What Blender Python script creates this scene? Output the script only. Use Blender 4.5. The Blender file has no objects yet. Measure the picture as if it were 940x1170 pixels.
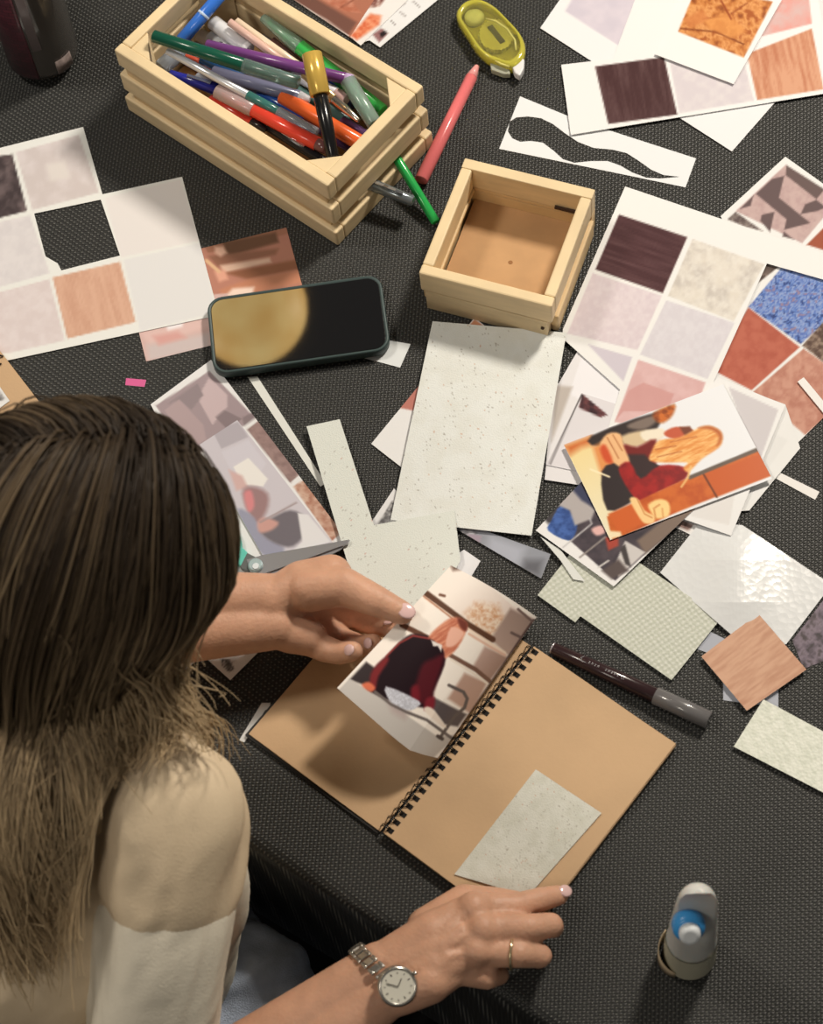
import bpy, bmesh, math, random
import numpy as np
from mathutils import Vector, Matrix
from mathutils.geometry import delaunay_2d_cdt
random.seed(7)
SC = bpy.context.scene
COL = SC.collection
T = 0.74                      # height of the table top
# ------------------------------------------------------------------ camera
F, TH, RO, CH = 2500.0, 0.47, -0.16, 1.545
_c, _s = math.cos(TH), math.sin(TH)
_R = Vector((1, 0, 0)); _U = Vector((0, _c, _s)); FW = Vector((0, _s, -_c))
RT = math.cos(RO)*_R + math.sin(RO)*_U
UP = -math.sin(RO)*_R + math.cos(RO)*_U
CAM = Vector((0, 0, T + CH))
def P(x, y, h=0.0):
    """world point at height h above the table that is seen at photo position x, y"""
    d = FW*F + RT*(x-470) + UP*(585-y)
    return CAM + d*((h-CH)/d.z)
def PA(X, Y, Hh):
    X = np.asarray(X, float); Y = np.asarray(Y, float); Hh = np.broadcast_to(np.asarray(Hh, float), X.shape)
    d = np.array(FW)[None]*F + np.array(RT)[None]*(X.reshape(-1, 1)-470) + np.array(UP)[None]*(585-Y.reshape(-1, 1))
    t = (Hh.reshape(-1)-CH)/d[:, 2]
    return np.array(CAM)[None] + d*t[:, None]
cd = bpy.data.cameras.new('camera'); co = bpy.data.objects.new('camera', cd); COL.objects.link(co)
M = Matrix((RT, UP, -FW)).transposed().to_4x4(); M.translation = CAM
co.matrix_world = M
cd.sensor_fit = 'VERTICAL'; cd.sensor_height = 24; cd.sensor_width = 24*940/1170; cd.lens = F/1170*24
cd.clip_start = .05; cd.clip_end = 50
SC.camera = co
cd.dof.use_dof = True; cd.dof.focus_distance = 1.79; cd.dof.aperture_fstop = cd.lens/1000/.0085

# ------------------------------------------------------------------ helpers
def s2l(v):
    v = v/255.0
    return v/12.92 if v <= .04045 else ((v+.055)/1.055)**2.4
WL = [s2l(236), s2l(232), s2l(220)]     # how a white sheet looks under the room's lamps
def alb(c, k=.80):
    """surface colour of something that looks like c where white paper looks like WL"""
    return tuple(min(.95, s2l(c[i])/WL[i]*k) for i in range(3))
def albA(A):
    v = np.clip(A, 0, 255)/255.0
    l = np.where(v <= .04045, v/12.92, ((v+.055)/1.055)**2.4)
    return np.minimum((l*np.array([1, .995, .965]))**1.04/np.array(WL)*.80, .95)
MATS = {}
def mat(name, c=(128, 128, 128), rough=.5, metal=0, trans=0, ior=1.45, noise=0, nscale=60, bump=0, bscale=300, coat=0, sss=0, raw=None, spec=.5, stretch=None, c2=None):
    if name in MATS: return MATS[name]
    m = bpy.data.materials.new(name); m.use_nodes = True; n = m.node_tree.nodes; l = m.node_tree.links
    b = n['Principled BSDF']
    col = (*(raw or alb(c)), 1)
    b.inputs['Base Color'].default_value = col
    b.inputs['Roughness'].default_value = rough; b.inputs['Metallic'].default_value = metal
    b.inputs['Transmission Weight'].default_value = trans; b.inputs['IOR'].default_value = ior
    b.inputs['Coat Weight'].default_value = coat; b.inputs['Specular IOR Level'].default_value = spec
    if sss:
        b.inputs['Subsurface Weight'].default_value = sss; b.inputs['Subsurface Radius'].default_value = (.012, .005, .003); b.inputs['Subsurface Scale'].default_value = 1
    tc = n.new('ShaderNodeTexCoord')
    mp = n.new('ShaderNodeMapping'); l.new(tc.outputs['Object'], mp.inputs[0])
    if stretch: mp.inputs['Scale'].default_value = stretch
    if noise or c2:
        t = n.new('ShaderNodeTexNoise'); t.inputs['Scale'].default_value = nscale; t.inputs['Detail'].default_value = 5
        l.new(mp.outputs[0], t.inputs[0])
        r = n.new('ShaderNodeValToRGB'); r.color_ramp.elements[0].position = .3; r.color_ramp.elements[1].position = .7
        k = noise
        r.color_ramp.elements[0].color = (*[x*(1-k) for x in col[:3]], 1) if not c2 else (*alb(c2), 1)
        r.color_ramp.elements[1].color = (*[min(1, x*(1+k*.5)) for x in col[:3]], 1)
        l.new(t.outputs[0], r.inputs[0]); l.new(r.outputs[0], b.inputs['Base Color'])
    if bump:
        t = n.new('ShaderNodeTexNoise'); t.inputs['Scale'].default_value = bscale; t.inputs['Detail'].default_value = 3
        l.new(mp.outputs[0], t.inputs[0])
        q = n.new('ShaderNodeBump'); q.inputs['Strength'].default_value = bump; q.inputs['Distance'].default_value = .001
        l.new(t.outputs[0], q.inputs['Height']); l.new(q.outputs[0], b.inputs['Normal'])
    MATS[name] = m; return m
def colmat(name, rough=.5, bump=0, bscale=400, spec=.4, lace=0, coat=0, sss=0, noise=0, aniso=0):
    """material that reads the printed or natural colour stored on the surface"""
    if name in MATS: return MATS[name]
    m = bpy.data.materials.new(name); m.use_nodes = True; n = m.node_tree.nodes; l = m.node_tree.links
    b = n['Principled BSDF']; a = n.new('ShaderNodeAttribute'); a.attribute_name = 'Col'
    l.new(a.outputs['Color'], b.inputs['Base Color'])
    b.inputs['Roughness'].default_value = rough; b.inputs['Specular IOR Level'].default_value = spec; b.inputs['Coat Weight'].default_value = coat
    if sss:
        b.inputs['Subsurface Weight'].default_value = sss; b.inputs['Subsurface Radius'].default_value = (.010, .004, .002); b.inputs['Subsurface Scale'].default_value = 1
    if aniso: b.inputs['Anisotropic'].default_value = aniso
    tc = n.new('ShaderNodeTexCoord')
    if bump:
        t = n.new('ShaderNodeTexVoronoi' if lace else 'ShaderNodeTexNoise'); t.inputs['Scale'].default_value = bscale
        l.new(tc.outputs['Object'], t.inputs[0])
        q = n.new('ShaderNodeBump'); q.inputs['Strength'].default_value = bump; q.inputs['Distance'].default_value = .0006
        l.new(t.outputs[0], q.inputs['Height']); l.new(q.outputs[0], b.inputs['Normal'])
    MATS[name] = m; return m
def tag(o, label=None, cat=None, group=None, kind=None):
    if label: o['label'] = label
    if cat: o['category'] = cat
    if group: o['group'] = group
    if kind: o['kind'] = kind
    return o
def empty(name, loc, label, cat, group=None):
    o = bpy.data.objects.new(name, None); COL.objects.link(o); o.location = loc; o.empty_display_size = .02
    return tag(o, label, cat, group)
def link(name, me, parent=None, smooth=False):
    o = bpy.data.objects.new(name, me); COL.objects.link(o)
    if parent is not None:
        o.parent = parent
        o.matrix_parent_inverse = Matrix.Translation(parent_world(parent)).inverted()
    if smooth:
        me.polygons.foreach_set('use_smooth', [True]*len(me.polygons))
    return o
def parent_world(p):
    v = Vector(p.location)
    if p.parent is not None: return Vector((0, 0, 0)) + v if p.type == 'MESH' and v.length == 0 else v
    return v
def bmobj(name, bm, m, parent=None, smooth=False, bevel=0, seg=2):
    """vertices are in world space; parts keep world coordinates"""
    me = bpy.data.meshes.new(name); bmesh.ops.recalc_face_normals(bm, faces=bm.faces); bm.to_mesh(me); bm.free()
    for q in (m if isinstance(m, (list, tuple)) else [m]): me.materials.append(q)
    o = link(name, me, parent, smooth)
    if bevel:
        q = o.modifiers.new('bevel', 'BEVEL'); q.width = bevel; q.segments = seg; q.limit_method = 'ANGLE'; q.angle_limit = .6
    return o
def npmesh(name, V, Fc, m, parent=None, smooth=False, cols=None, mi=None):
    me = bpy.data.meshes.new(name)
    me.from_pydata([tuple(v) for v in V] if not isinstance(V, np.ndarray) else V.tolist(), [], Fc if isinstance(Fc, list) else Fc.tolist())
    for q in (m if isinstance(m, (list, tuple)) else [m]): me.materials.append(q)
    if cols is not None:
        ca = me.color_attributes.new('Col', 'FLOAT_COLOR', 'POINT')
        c4 = np.ones((len(me.vertices), 4), np.float32); c4[:len(cols), :3] = cols
        ca.data.foreach_set('color', c4.ravel())
    if mi is not None: me.polygons.foreach_set('material_index', mi)
    me.update()
    return link(name, me, parent, smooth)
def frame(a, b, up=Vector((0, 0, 1))):
    z = (b-a).normalized(); x = up.cross(z)
    if x.length < 1e-4: x = Vector((1, 0, 0)).cross(z)
    x.normalize(); y = z.cross(x)
    return x, y, z
def lathe(bm, a, b, prof, seg=16, sx=1, sy=1, mi=0):
    """prof: list of (t along a->b in metres or fraction f, radius)"""
    x, y, z = frame(a, b); L = (b-a).length; rings = []
    for t, r in prof:
        c = a + z*(t*L)
        if r <= 0: rings.append([bm.verts.new(c)]); continue
        rings.append([bm.verts.new(c + x*(r*sx*math.cos(2*math.pi*k/seg)) + y*(r*sy*math.sin(2*math.pi*k/seg))) for k in range(seg)])
    for A, B in zip(rings, rings[1:]):
        for k in range(seg):
            k2 = (k+1) % seg
            q = [A[k % len(A)], A[k2 % len(A)], B[k2 % len(B)], B[k % len(B)]]
            u = []
            for v in q:
                if v not in u: u.append(v)
            if len(u) > 2:
                f = bm.faces.new(u); f.material_index = mi; f.smooth = True
    for R_ in (rings[0], rings[-1]):
        if len(R_) > 2:
            f = bm.faces.new(R_); f.material_index = mi
    return bm
def tube(bm, pts, r, seg=8, mi=0, closed=False):
    n = len(pts); rings = []
    prev = None
    for i, p in enumerate(pts):
        a = pts[i-1] if (i > 0 or closed) else pts[i]; b = pts[(i+1) % n] if (i < n-1 or closed) else pts[i]
        t = (Vector(b)-Vector(a)).normalized()
        if prev is None:
            u = Vector((0, 0, 1)).cross(t)
            if u.length < .01: u = Vector((1, 0, 0)).cross(t)
        else: u = prev - t*prev.dot(t)
        u.normalize(); prev = u; w = t.cross(u)
        rr = r[i] if isinstance(r, (list, tuple)) else r
        rings.append([bm.verts.new(Vector(p) + u*(rr*math.cos(2*math.pi*k/seg)) + w*(rr*math.sin(2*math.pi*k/seg))) for k in range(seg)])
    pr = list(zip(rings, rings[1:])) + ([(rings[-1], rings[0])] if closed else [])
    for A, B in pr:
        for k in range(seg):
            f = bm.faces.new((A[k], A[(k+1) % seg], B[(k+1) % seg], B[k])); f.smooth = True; f.material_index = mi
    if not closed:
        for R_ in (rings[0], rings[-1]):
            f = bm.faces.new(R_); f.material_index = mi
    return bm
def box(bm, o, ex, ey, ez, mi=0):
    """box from corner o with edge vectors"""
    v = [bm.verts.new(o + ex*i + ey*j + ez*k) for k in (0, 1) for j in (0, 1) for i in (0, 1)]
    for q in ((0, 2, 3, 1), (4, 5, 7, 6), (0, 1, 5, 4), (2, 6, 7, 3), (0, 4, 6, 2), (1, 3, 7, 5)):
        f = bm.faces.new([v[i] for i in q]); f.material_index = mi
    return v
def prism(bm, pts, dz, mi=0):
    """extrude a planar world polygon by vector dz"""
    a = [bm.verts.new(p) for p in pts]; b = [bm.verts.new(Vector(p)+dz) for p in pts]
    n = len(a); fs = [bm.faces.new(a[::-1]), bm.faces.new(b)]
    for i in range(n): fs.append(bm.faces.new((a[i], a[(i+1) % n], b[(i+1) % n], b[i])))
    for f in fs: f.material_index = mi
    return bm

# ------------------------------------------------------------------ printed pictures
def _h(ix, iy, s):
    n = (ix*374761393 + iy*668265263 + s*2147483647) & 0xffffffff
    n = ((n ^ (n >> 13))*1274126177) & 0xffffffff
    return ((n ^ (n >> 16)) & 0xffff)/65535.0
def vnoise(X, Y, s=0):
    ix = np.floor(X).astype(np.int64); iy = np.floor(Y).astype(np.int64); fx = X-ix; fy = Y-iy
    fx = fx*fx*(3-2*fx); fy = fy*fy*(3-2*fy)
    return (_h(ix, iy, s)*(1-fx)+_h(ix+1, iy, s)*fx)*(1-fy)+(_h(ix, iy+1, s)*(1-fx)+_h(ix+1, iy+1, s)*fx)*fy
def fbm(X, Y, sc, s=0, ang=0, st=1, oc=4):
    c, n = math.cos(ang), math.sin(ang)
    U = (X*c+Y*n)/sc/st; V = (-X*n+Y*c)/sc; r = 0; a = .5; t = 0
    for k in range(oc): r = r+a*vnoise(U*2**k, V*2**k, s+k); t += a; a *= .55
    return r/t
def fx_wood(ang, c2, sc=7, st=9, k=1.0, s=1):
    def f(X, Y, c):
        n = np.clip((fbm(X, Y, sc, s, ang, st)-.35)*2.6*k, 0, 1)[:, None]
        return c*(1-n)+np.array(c2, float)*n
    return f
def fx_noise(c2, sc=8, k=1.0, s=3, lo=.35, gain=2.6):
    def f(X, Y, c):
        n = np.clip((fbm(X, Y, sc, s)-lo)*gain*k, 0, 1)[:, None]
        return c*(1-n)+np.array(c2, float)*n
    return f
def fx_multi(cs, sc=6, s=5):
    def f(X, Y, c):
        n = np.clip((fbm(X, Y, sc, s)-.25)*2.0, 0, .999)*(len(cs)-1); i = n.astype(int); t = (n-i)[:, None]; A = np.array(cs, float)
        return A[i]*(1-t)+A[np.minimum(i+1, len(cs)-1)]*t
    return f
def fx_grad(p, q, c2):
    def f(X, Y, c):
        d = np.array(q, float)-np.array(p, float); t = np.clip(((X-p[0])*d[0]+(Y-p[1])*d[1])/(d@d), 0, 1)[:, None]
        return c*(1-t)+np.array(c2, float)*t
    return f
def fx_then(*fs):
    def f(X, Y, c):
        for g in fs: c = g(X, Y, c)
        return c
    return f
def fx_speck(c2, dens=.12, sc=1.4, s=9):
    """sparse flecks in short rows, as on lace paper"""
    def f(X, Y, c):
        a = vnoise(X/sc, Y/sc, s); b = fbm(X, Y, 22, s+4, .1, .35)
        m = (a > 1-dens) & (b > .52)
        o = np.array(c, float); o = np.broadcast_to(o, (len(X), 3)).copy(); o[m] = c2 if np.ndim(c2) == 1 else c2
        return o
    return f
def segd(X, Y, a, b):
    dx, dy = b[0]-a[0], b[1]-a[1]; L = dx*dx+dy*dy+1e-9
    t = np.clip(((X-a[0])*dx+(Y-a[1])*dy)/L, 0, 1)
    return np.hypot(X-a[0]-t*dx, Y-a[1]-t*dy)
def inside(X, Y, pts):
    r = np.zeros(X.shape, bool); n = len(pts)
    for i in range(n):
        (x1, y1), (x2, y2) = pts[i], pts[(i+1) % n]
        if y1 == y2: continue
        m = ((y1 > Y) != (y2 > Y)) & (X < (x2-x1)*(Y-y1)/(y2-y1)+x1); r ^= m
    return r
def smooth_loop(pts, n=4):
    out = []; N_ = len(pts)
    for i in range(N_):
        p0, p1, p2, p3 = [np.array(pts[(i+k-1) % N_], float) for k in range(4)]
        for k in range(n):
            t = k/n; out.append(tuple(.5*((2*p1)+(-p0+p2)*t+(2*p0-5*p1+4*p2-p3)*t*t+(-p0+3*p1-3*p2+p3)*t**3)))
    return out
def paint(layers, base, X, Y):
    C = np.tile(np.array(base, float), (len(X), 1))
    for L in layers:
        kind, pts, c = L[0], L[1], np.array(L[2], float); o = L[3] if len(L) > 3 else {}
        soft = o.get('soft', .8); w = o.get('w', 2)
        if o.get('r'): pts = smooth_loop(pts, 3) if kind == 'p' else pts
        xs = [p[0] for p in pts]; ys = [p[1] for p in pts]; mg = w+soft*2+2
        S = np.where((X > min(xs)-mg) & (X < max(xs)+mg) & (Y > min(ys)-mg) & (Y < max(ys)+mg))[0]
        if not len(S): continue
        x, y = X[S], Y[S]
        if kind == 'p':
            d = np.full(x.shape, 1e9)
            for i in range(len(pts)): d = np.minimum(d, segd(x, y, pts[i], pts[(i+1) % len(pts)]))
            d = np.where(inside(x, y, pts), d, -d)
        else:
            d = np.full(x.shape, 1e9)
            for i in range(len(pts)-1): d = np.minimum(d, segd(x, y, pts[i], pts[i+1]))
            d = w/2-d
        a = np.clip(.5+d/soft*.5, 0, 1)[:, None]*o.get('a', 1)
        cc = o['fx'](x, y, c) if 'fx' in o else c
        C[S] = C[S]*(1-a)+cc*a
    return C
def Zm(x0, y0, s, pts): return [(x0+x*s, y0+y*s) for x, y in pts]
PAPER = colmat('printed_paper', .6, spec=.15)
GLOSSY = colmat('glossy_photo_paper', .32, spec=.3)
LACE = colmat('textured_paper', .6, bump=.35, bscale=900, lace=1, spec=.3)
EDGE = mat('paper_edge', (225, 222, 212), .7)
BACK = mat('paper_back', (232, 228, 218), .7)
LV = .0007
def sheet(name, pts, lv, base=(234, 231, 222), layers=(), m=None, step=2.0, hf=None, label=None, cat='paper', group=None, holes=(), thick=.00035, parent=None, h0=0, bow=None):
    """a thin sheet whose outline is given by its photo corners, lying at stacking level lv"""
    m = m or PAPER; hz = h0+lv*LV+thick+.0002
    if len(pts) == 4 and not holes:
        q = np.array(pts, float); W_ = max(np.hypot(*(q[1]-q[0])), np.hypot(*(q[2]-q[3]))); H_ = max(np.hypot(*(q[2]-q[1])), np.hypot(*(q[3]-q[0])))
        nu, nv = max(2, int(W_/step)), max(2, int(H_/step))
        u, v = np.meshgrid(np.linspace(0, 1, nu+1), np.linspace(0, 1, nv+1)); u = u.ravel()[:, None]; v = v.ravel()[:, None]
        XY = q[0]*(1-u)*(1-v)+q[1]*u*(1-v)+q[2]*u*v+q[3]*(1-u)*v
        if bow is not None: XY = XY+bow(u, v)
        X, Y = XY[:, 0], XY[:, 1]; hh = hf(u[:, 0], v[:, 0])+hz if hf else hz
        i = np.arange(nu)[None, :]+np.arange(nv)[:, None]*(nu+1); i = i.ravel()
        Fc = np.stack([i, i+nu+1, i+nu+2, i+1], 1).tolist()
        loop = list(range(nu+1))+[k*(nu+1)+nu for k in range(1, nv+1)]+[nv*(nu+1)+k for k in range(nu-1, -1, -1)]+[k*(nu+1) for k in range(nv-1, 0, -1)]
        loops = [loop]
    else:
        V = []; Ed = []
        for ring in [pts, *holes]:
            st = len(V)
            for i in range(len(ring)):
                a, b = np.array(ring[i], float), np.array(ring[(i+1) % len(ring)], float); n = max(1, int(np.hypot(*(b-a))/max(step, 3)))
                for k in range(n): V.append(tuple(a+(b-a)*k/n))
            Ed += [(st+k, st+(k+1) % (len(V)-st)) for k in range(len(V)-st)]
        nb = len(V)
        xs = [p[0] for p in pts]; ys = [p[1] for p in pts]
        gx, gy = np.meshgrid(np.arange(min(xs), max(xs), step), np.arange(min(ys), max(ys), step)); gx = gx.ravel()+.013; gy = gy.ravel()+.017
        ok = inside(gx, gy, pts)
        for hl in holes: ok &= ~inside(gx, gy, hl)
        for ring in [pts, *holes]:
            for i in range(len(ring)): ok &= segd(gx, gy, ring[i], ring[(i+1) % len(ring)]) > step*.4
        V += list(zip(gx[ok].tolist(), gy[ok].tolist()))
        r = delaunay_2d_cdt([Vector(v) for v in V], Ed, [], 0, 1e-5)
        vs = np.array([(v.x, v.y) for v in r[0]]); fs = np.array([list(f) for f in r[2]])
        cen = vs[fs].mean(1); k = inside(cen[:, 0], cen[:, 1], pts)
        for hl in holes: k &= ~inside(cen[:, 0], cen[:, 1], hl)
        Fc = fs[k].tolist(); X, Y = vs[:, 0], vs[:, 1]; hh = hz
        if hf: hh = hz+hf(X, Y)
        from collections import Counter
        cnt = Counter()
        for f in Fc:
            for a, b in ((f[0], f[1]), (f[1], f[2]), (f[2], f[0])): cnt[(a, b)] += 1
        loops = None; bd = [(a, b) for (a, b) in cnt if (b, a) not in cnt]
    V3 = PA(X, Y, hh); n = len(V3)
    C = albA(paint(layers, base, X, Y))
    Vb = V3.copy(); Vb[:, 2] -= thick
    F2 = [[q+n for q in f[::-1]] for f in Fc]
    if loops is not None: bd = [(lp[k], lp[(k+1) % len(lp)]) for lp in loops for k in range(len(lp))]
    F3 = [[a, a+n, b+n, b] for a, b in bd]
    mi = [0]*len(Fc)+[1]*(len(F2)+len(F3))
    o = npmesh(name, np.vstack([V3, Vb]), Fc+F2+F3, [m, BACK], parent, cols=np.vstack([C, C]), mi=mi)
    if parent is None: tag(o, label, cat, group)
    elif label: o['label'] = label
    return o
# ------------------------------------------------------------------ setting, table, cloth
bm = bmesh.new(); box(bm, Vector((-4, -4, -.05)), Vector((8, 0, 0)), Vector((0, 8, 0)), Vector((0, 0, .05)))
bmobj('floor', bm, mat('dark_floor', raw=(.006, .006, .007), rough=.6, noise=.4, nscale=8))['kind'] = 'structure'

E0, E1 = P(278, 965), P(600, 1160)
ED = (E1-E0).normalized(); EN = Vector((-ED.y, ED.x, 0))         # along the near edge, away from the sitter
EC = E0
TAx = (-1.25, 1.35); TDp = 1.25
def cloth_mat():
    m = bpy.data.materials.new('woven_charcoal_cloth'); m.use_nodes = True; n = m.node_tree.nodes; l = m.node_tree.links
    b = n['Principled BSDF']; tc = n.new('ShaderNodeTexCoord'); mp = n.new('ShaderNodeMapping'); mp.vector_type = 'POINT'
    mp.inputs['Rotation'].default_value = (0, 0, -math.radians(-10)); 
    mp.inputs['Scale'].default_value = (1/.0029, 1/.0022, 1/.0025)
    wn = n.new('ShaderNodeTexNoise'); wn.inputs['Scale'].default_value = 35; l.new(tc.outputs['Object'], wn.inputs[0])
    wm = n.new('ShaderNodeVectorMath'); wm.operation = 'MULTIPLY_ADD'; wm.inputs[1].default_value = (.0012,)*3
    l.new(wn.outputs['Color'], wm.inputs[0]); l.new(tc.outputs['Object'], wm.inputs[2]); l.new(wm.outputs[0], mp.inputs[0])
    sx = n.new('ShaderNodeSeparateXYZ'); l.new(mp.outputs[0], sx.inputs[0])
    def mth(op, a, b_=None):
        q = n.new('ShaderNodeMath'); q.operation = op
        for i, v in enumerate((a, b_)):
            if v is None: continue
            if hasattr(v, 'default_value'): l.new(v, q.inputs[i])
            else: q.inputs[i].default_value = v
        return q.outputs[0]
    zx = mth('MULTIPLY', sx.outputs[0], math.pi); zy = mth('MULTIPLY', sx.outputs[1], math.pi)
    ck = n.new('ShaderNodeTexChecker'); ck.inputs['Scale'].default_value = 1; 
    fl = n.new('ShaderNodeVectorMath'); fl.operation = 'FLOOR'; l.new(mp.outputs[0], fl.inputs[0])
    ps = n.new('ShaderNodeSeparateXYZ'); l.new(fl.outputs[0], ps.inputs[0])
    par = mth('ABSOLUTE', mth('MODULO', mth('ADD', ps.outputs[0], ps.outputs[1]), 2.0))
    ax = mth('ABSOLUTE', mth('SINE', zx)); ay = mth('ABSOLUTE', mth('SINE', zy))
    # over-strand: long dome; under-strand: low dome
    over = mth('MULTIPLY', mth('POWER', ay, 1.2), mth('POWER', ax, 1.2))
    under = mth('MULTIPLY', mth('MULTIPLY', ax, ay), .35)
    hgt = mth('ADD', mth('MULTIPLY', over, par), mth('MULTIPLY', under, mth('SUBTRACT', 1.0, par)))
    r = n.new('ShaderNodeValToRGB'); e = r.color_ramp.elements
    e[0].position = .12; e[0].color = (.014, .0145, .0145, 1); e[1].position = .95; e[1].color = (.115, .117, .108, 1); e2 = e.new(.6); e2.color = (.034, .035, .034, 1)
    l.new(hgt, r.inputs[0])  # thread highlights put into the colour: strand tops paler, gaps near black
    v = n.new('ShaderNodeTexNoise'); v.inputs['Scale'].default_value = 1.0; v.inputs['Detail'].default_value = 1
    l.new(fl.outputs[0], v.inputs[0])
    r2 = n.new('ShaderNodeValToRGB'); r2.color_ramp.elements[0].position = .35; r2.color_ramp.elements[0].color = (.55, .55, .55, 1); r2.color_ramp.elements[1].position = .68; r2.color_ramp.elements[1].color = (1.9, 1.9, 1.85, 1)
    l.new(v.outputs[0], r2.inputs[0])
    mx = n.new('ShaderNodeMix'); mx.data_type = 'RGBA'; mx.blend_type = 'MULTIPLY'; mx.inputs[0].default_value = 1
    l.new(r.outputs[0], mx.inputs[6]); l.new(r2.outputs[0], mx.inputs[7]); l.new(mx.outputs[2], b.inputs['Base Color'])
    b.inputs['Roughness'].default_value = .42; b.inputs['Specular IOR Level'].default_value = .35
    q = n.new('ShaderNodeBump'); q.inputs['Strength'].default_value = .8; q.inputs['Distance'].default_value = .0009
    l.new(hgt, q.inputs['Height']); l.new(q.outputs[0], b.inputs['Normal'])
    return m
CLOTH = cloth_mat()
WOODDK = mat('dark_wood', (70, 55, 45), .5, noise=.3)
tb = empty('table', EC+ED*.1+EN*.6-Vector((0, 0, T)), 'long table under a charcoal woven cloth, covered in craft papers', 'table')
bm = bmesh.new(); box(bm, EC+ED*TAx[0]+EN*.012-Vector((0, 0, .034)), ED*(TAx[1]-TAx[0]), EN*(TDp-.024), Vector((0, 0, .030)))
bmobj('tabletop', bm, WOODDK, tb, bevel=.004)
for i in (0, 1):
    for j in (0, 1):
        bm = bmesh.new(); o = EC+ED*(TAx[0]+.06+i*(TAx[1]-TAx[0]-.17))+EN*(.06+j*(TDp-.17)); o.z = 0
        box(bm, o, ED*.05, EN*.05, Vector((0, 0, T-.034))); bmobj('leg', bm, WOODDK, tb, bevel=.003)
# cloth: top plus a rolled edge and a short drop on all sides
bm = bmesh.new()
prof = [(0, 0), (.004, -.0006), (.0075, -.003), (.010, -.008), (.011, -.03), (.013, -.10), (.015, -.20)]
cor = [(TAx[0], 0), (TAx[1], 0), (TAx[1], TDp), (TAx[0], TDp)]
sg = [(-1, -1), (1, -1), (1, 1), (-1, 1)]
rings = []
for d, z in prof:
    ring = []
    for (a, b_), (s1, s2) in zip(cor, sg):
        p = EC+ED*(a+s1*(d-.012))+EN*(b_+s2*(d-.012)); ring.append(bm.verts.new(Vector((p.x, p.y, T+z))))
    rings.append(ring)
bm.faces.new(rings[0])
for A, B in zip(rings, rings[1:]):
    for k in range(4): f = bm.faces.new((A[k], A[(k+1) % 4], B[(k+1) % 4], B[k])); f.smooth = True
o = bmobj('tablecloth', bm, CLOTH); tag(o, 'charcoal woven cloth covering the whole table', 'tablecloth')

# ------------------------------------------------------------------ loose sheets
W1 = (234, 231, 222)
def tile(pts, c, **o): return ('p', pts, c, o)
# left: tile sheet with a square cut out
A_out = [(-12, 172), (95, 145), (117, 222), (208, 202), (250, 360), (12, 411), (-12, 416)]
A_hole = [(39, 244), (115, 228), (137, 292), (70, 309), (66, 301), (52, 293)]
pale = (226, 216, 210)
sheet('sample_sheet', A_out, 1, (231, 230, 220), [
    tile([(-12, 180), (14, 176), (31, 241), (-12, 252)], (72, 62, 62), fx=fx_noise((110, 96, 94), 9)),
    tile([(18, 174), (90, 154), (113, 220), (37, 240)], (208, 197, 190), fx=fx_noise((218, 208, 202), 12)),
    tile([(52, 188), (74, 184), (80, 203), (58, 207)], (222, 214, 204), soft=3),
    tile([(-12, 256), (34, 246), (57, 312), (-12, 331)], (222, 216, 211), fx=fx_noise((214, 208, 204), 8)),
    tile([(-12, 337), (56, 319), (74, 389), (12, 403), (-12, 405)], (216, 203, 197), fx=fx_noise((223, 212, 206), 8)),
    tile([(60, 317), (137, 299), (155, 368), (77, 387)], (217, 175, 148), fx=fx_wood(1.3, (205, 160, 133), 4, 8)),
    tile([(120, 226), (206, 205), (228, 275), (138, 294)], (228, 222, 214)),
    tile([(141, 297), (230, 277), (247, 357), (160, 378)], (224, 222, 216)),
], label='sheet of tile samples with one square cut out, left of the phone', cat='sample sheet', holes=[A_hole], step=2.2)
# photo under phone and tile sheet
zb = lambda p: Zm(150, 240, .351, p)
sheet('photo_print', [(140, 306), (327, 260), (356, 366), (167, 413)], 0, (185, 130, 110), [
    tile(zb([(235, 113), (510, 55), (520, 75), (250, 140)]), (165, 115, 92)),
    tile(zb([(300, 105), (470, 72), (480, 105), (300, 155)]), (112, 80, 62), soft=2),
    tile(zb([(250, 150), (480, 125), (470, 145), (280, 185)]), (150, 105, 85), soft=2),
    tile(zb([(290, 180), (450, 155), (455, 170), (300, 205)]), (225, 190, 165), soft=2),
    tile(zb([(300, 205), (545, 160), (555, 190), (380, 225)]), (150, 100, 75), soft=2),
    tile(zb([(285, 260), (380, 225), (556, 192), (556, 235), (300, 290)]), (196, 135, 105), soft=2),
    tile(zb([(330, 255), (400, 250), (395, 275), (300, 285)]), (240, 215, 195), soft=2),
    tile(zb([(272, 120), (300, 118), (312, 140), (290, 152), (272, 140)]), (228, 185, 160), soft=2),
    tile(zb([(270, 200), (305, 195), (315, 225), (285, 235)]), (222, 165, 140), soft=2),
    ('l', zb([(245, 165), (285, 200)]), (220, 180, 140), dict(w=4)),
    tile([(140, 345), (260, 335), (262, 395), (167, 413)], (212, 180, 170)),
    tile(zb([(30, 400), (250, 350), (255, 380), (60, 440)]), (222, 190, 180), soft=3),
    tile(zb([(110, 375), (170, 362), (165, 380), (120, 392)]), (240, 232, 228), soft=2),
    tile(zb([(50, 440), (255, 400), (256, 450), (55, 492)]), (205, 190, 184), soft=4),
    tile(zb([(70, 410), (150, 395), (180, 415), (90, 440)]), (215, 165, 155), soft=3),
], m=GLOSSY, step=1.5, label='narrow brownish photo of hands and timber lying under the phone', cat='photo')
sheet('paper_scrap', [(427, 386), (469, 393), (457, 420), (412, 408)], 0, (226, 228, 222), label='small white paper scrap peeking out from under the right end of the phone', cat='paper scrap')
sheet('paper_scrap', [(144, 432), (167, 434), (165, 442), (143, 440)], 0, (216, 104, 150), label='tiny bright pink paper scrap on the cloth above the head', cat='paper scrap')
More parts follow.
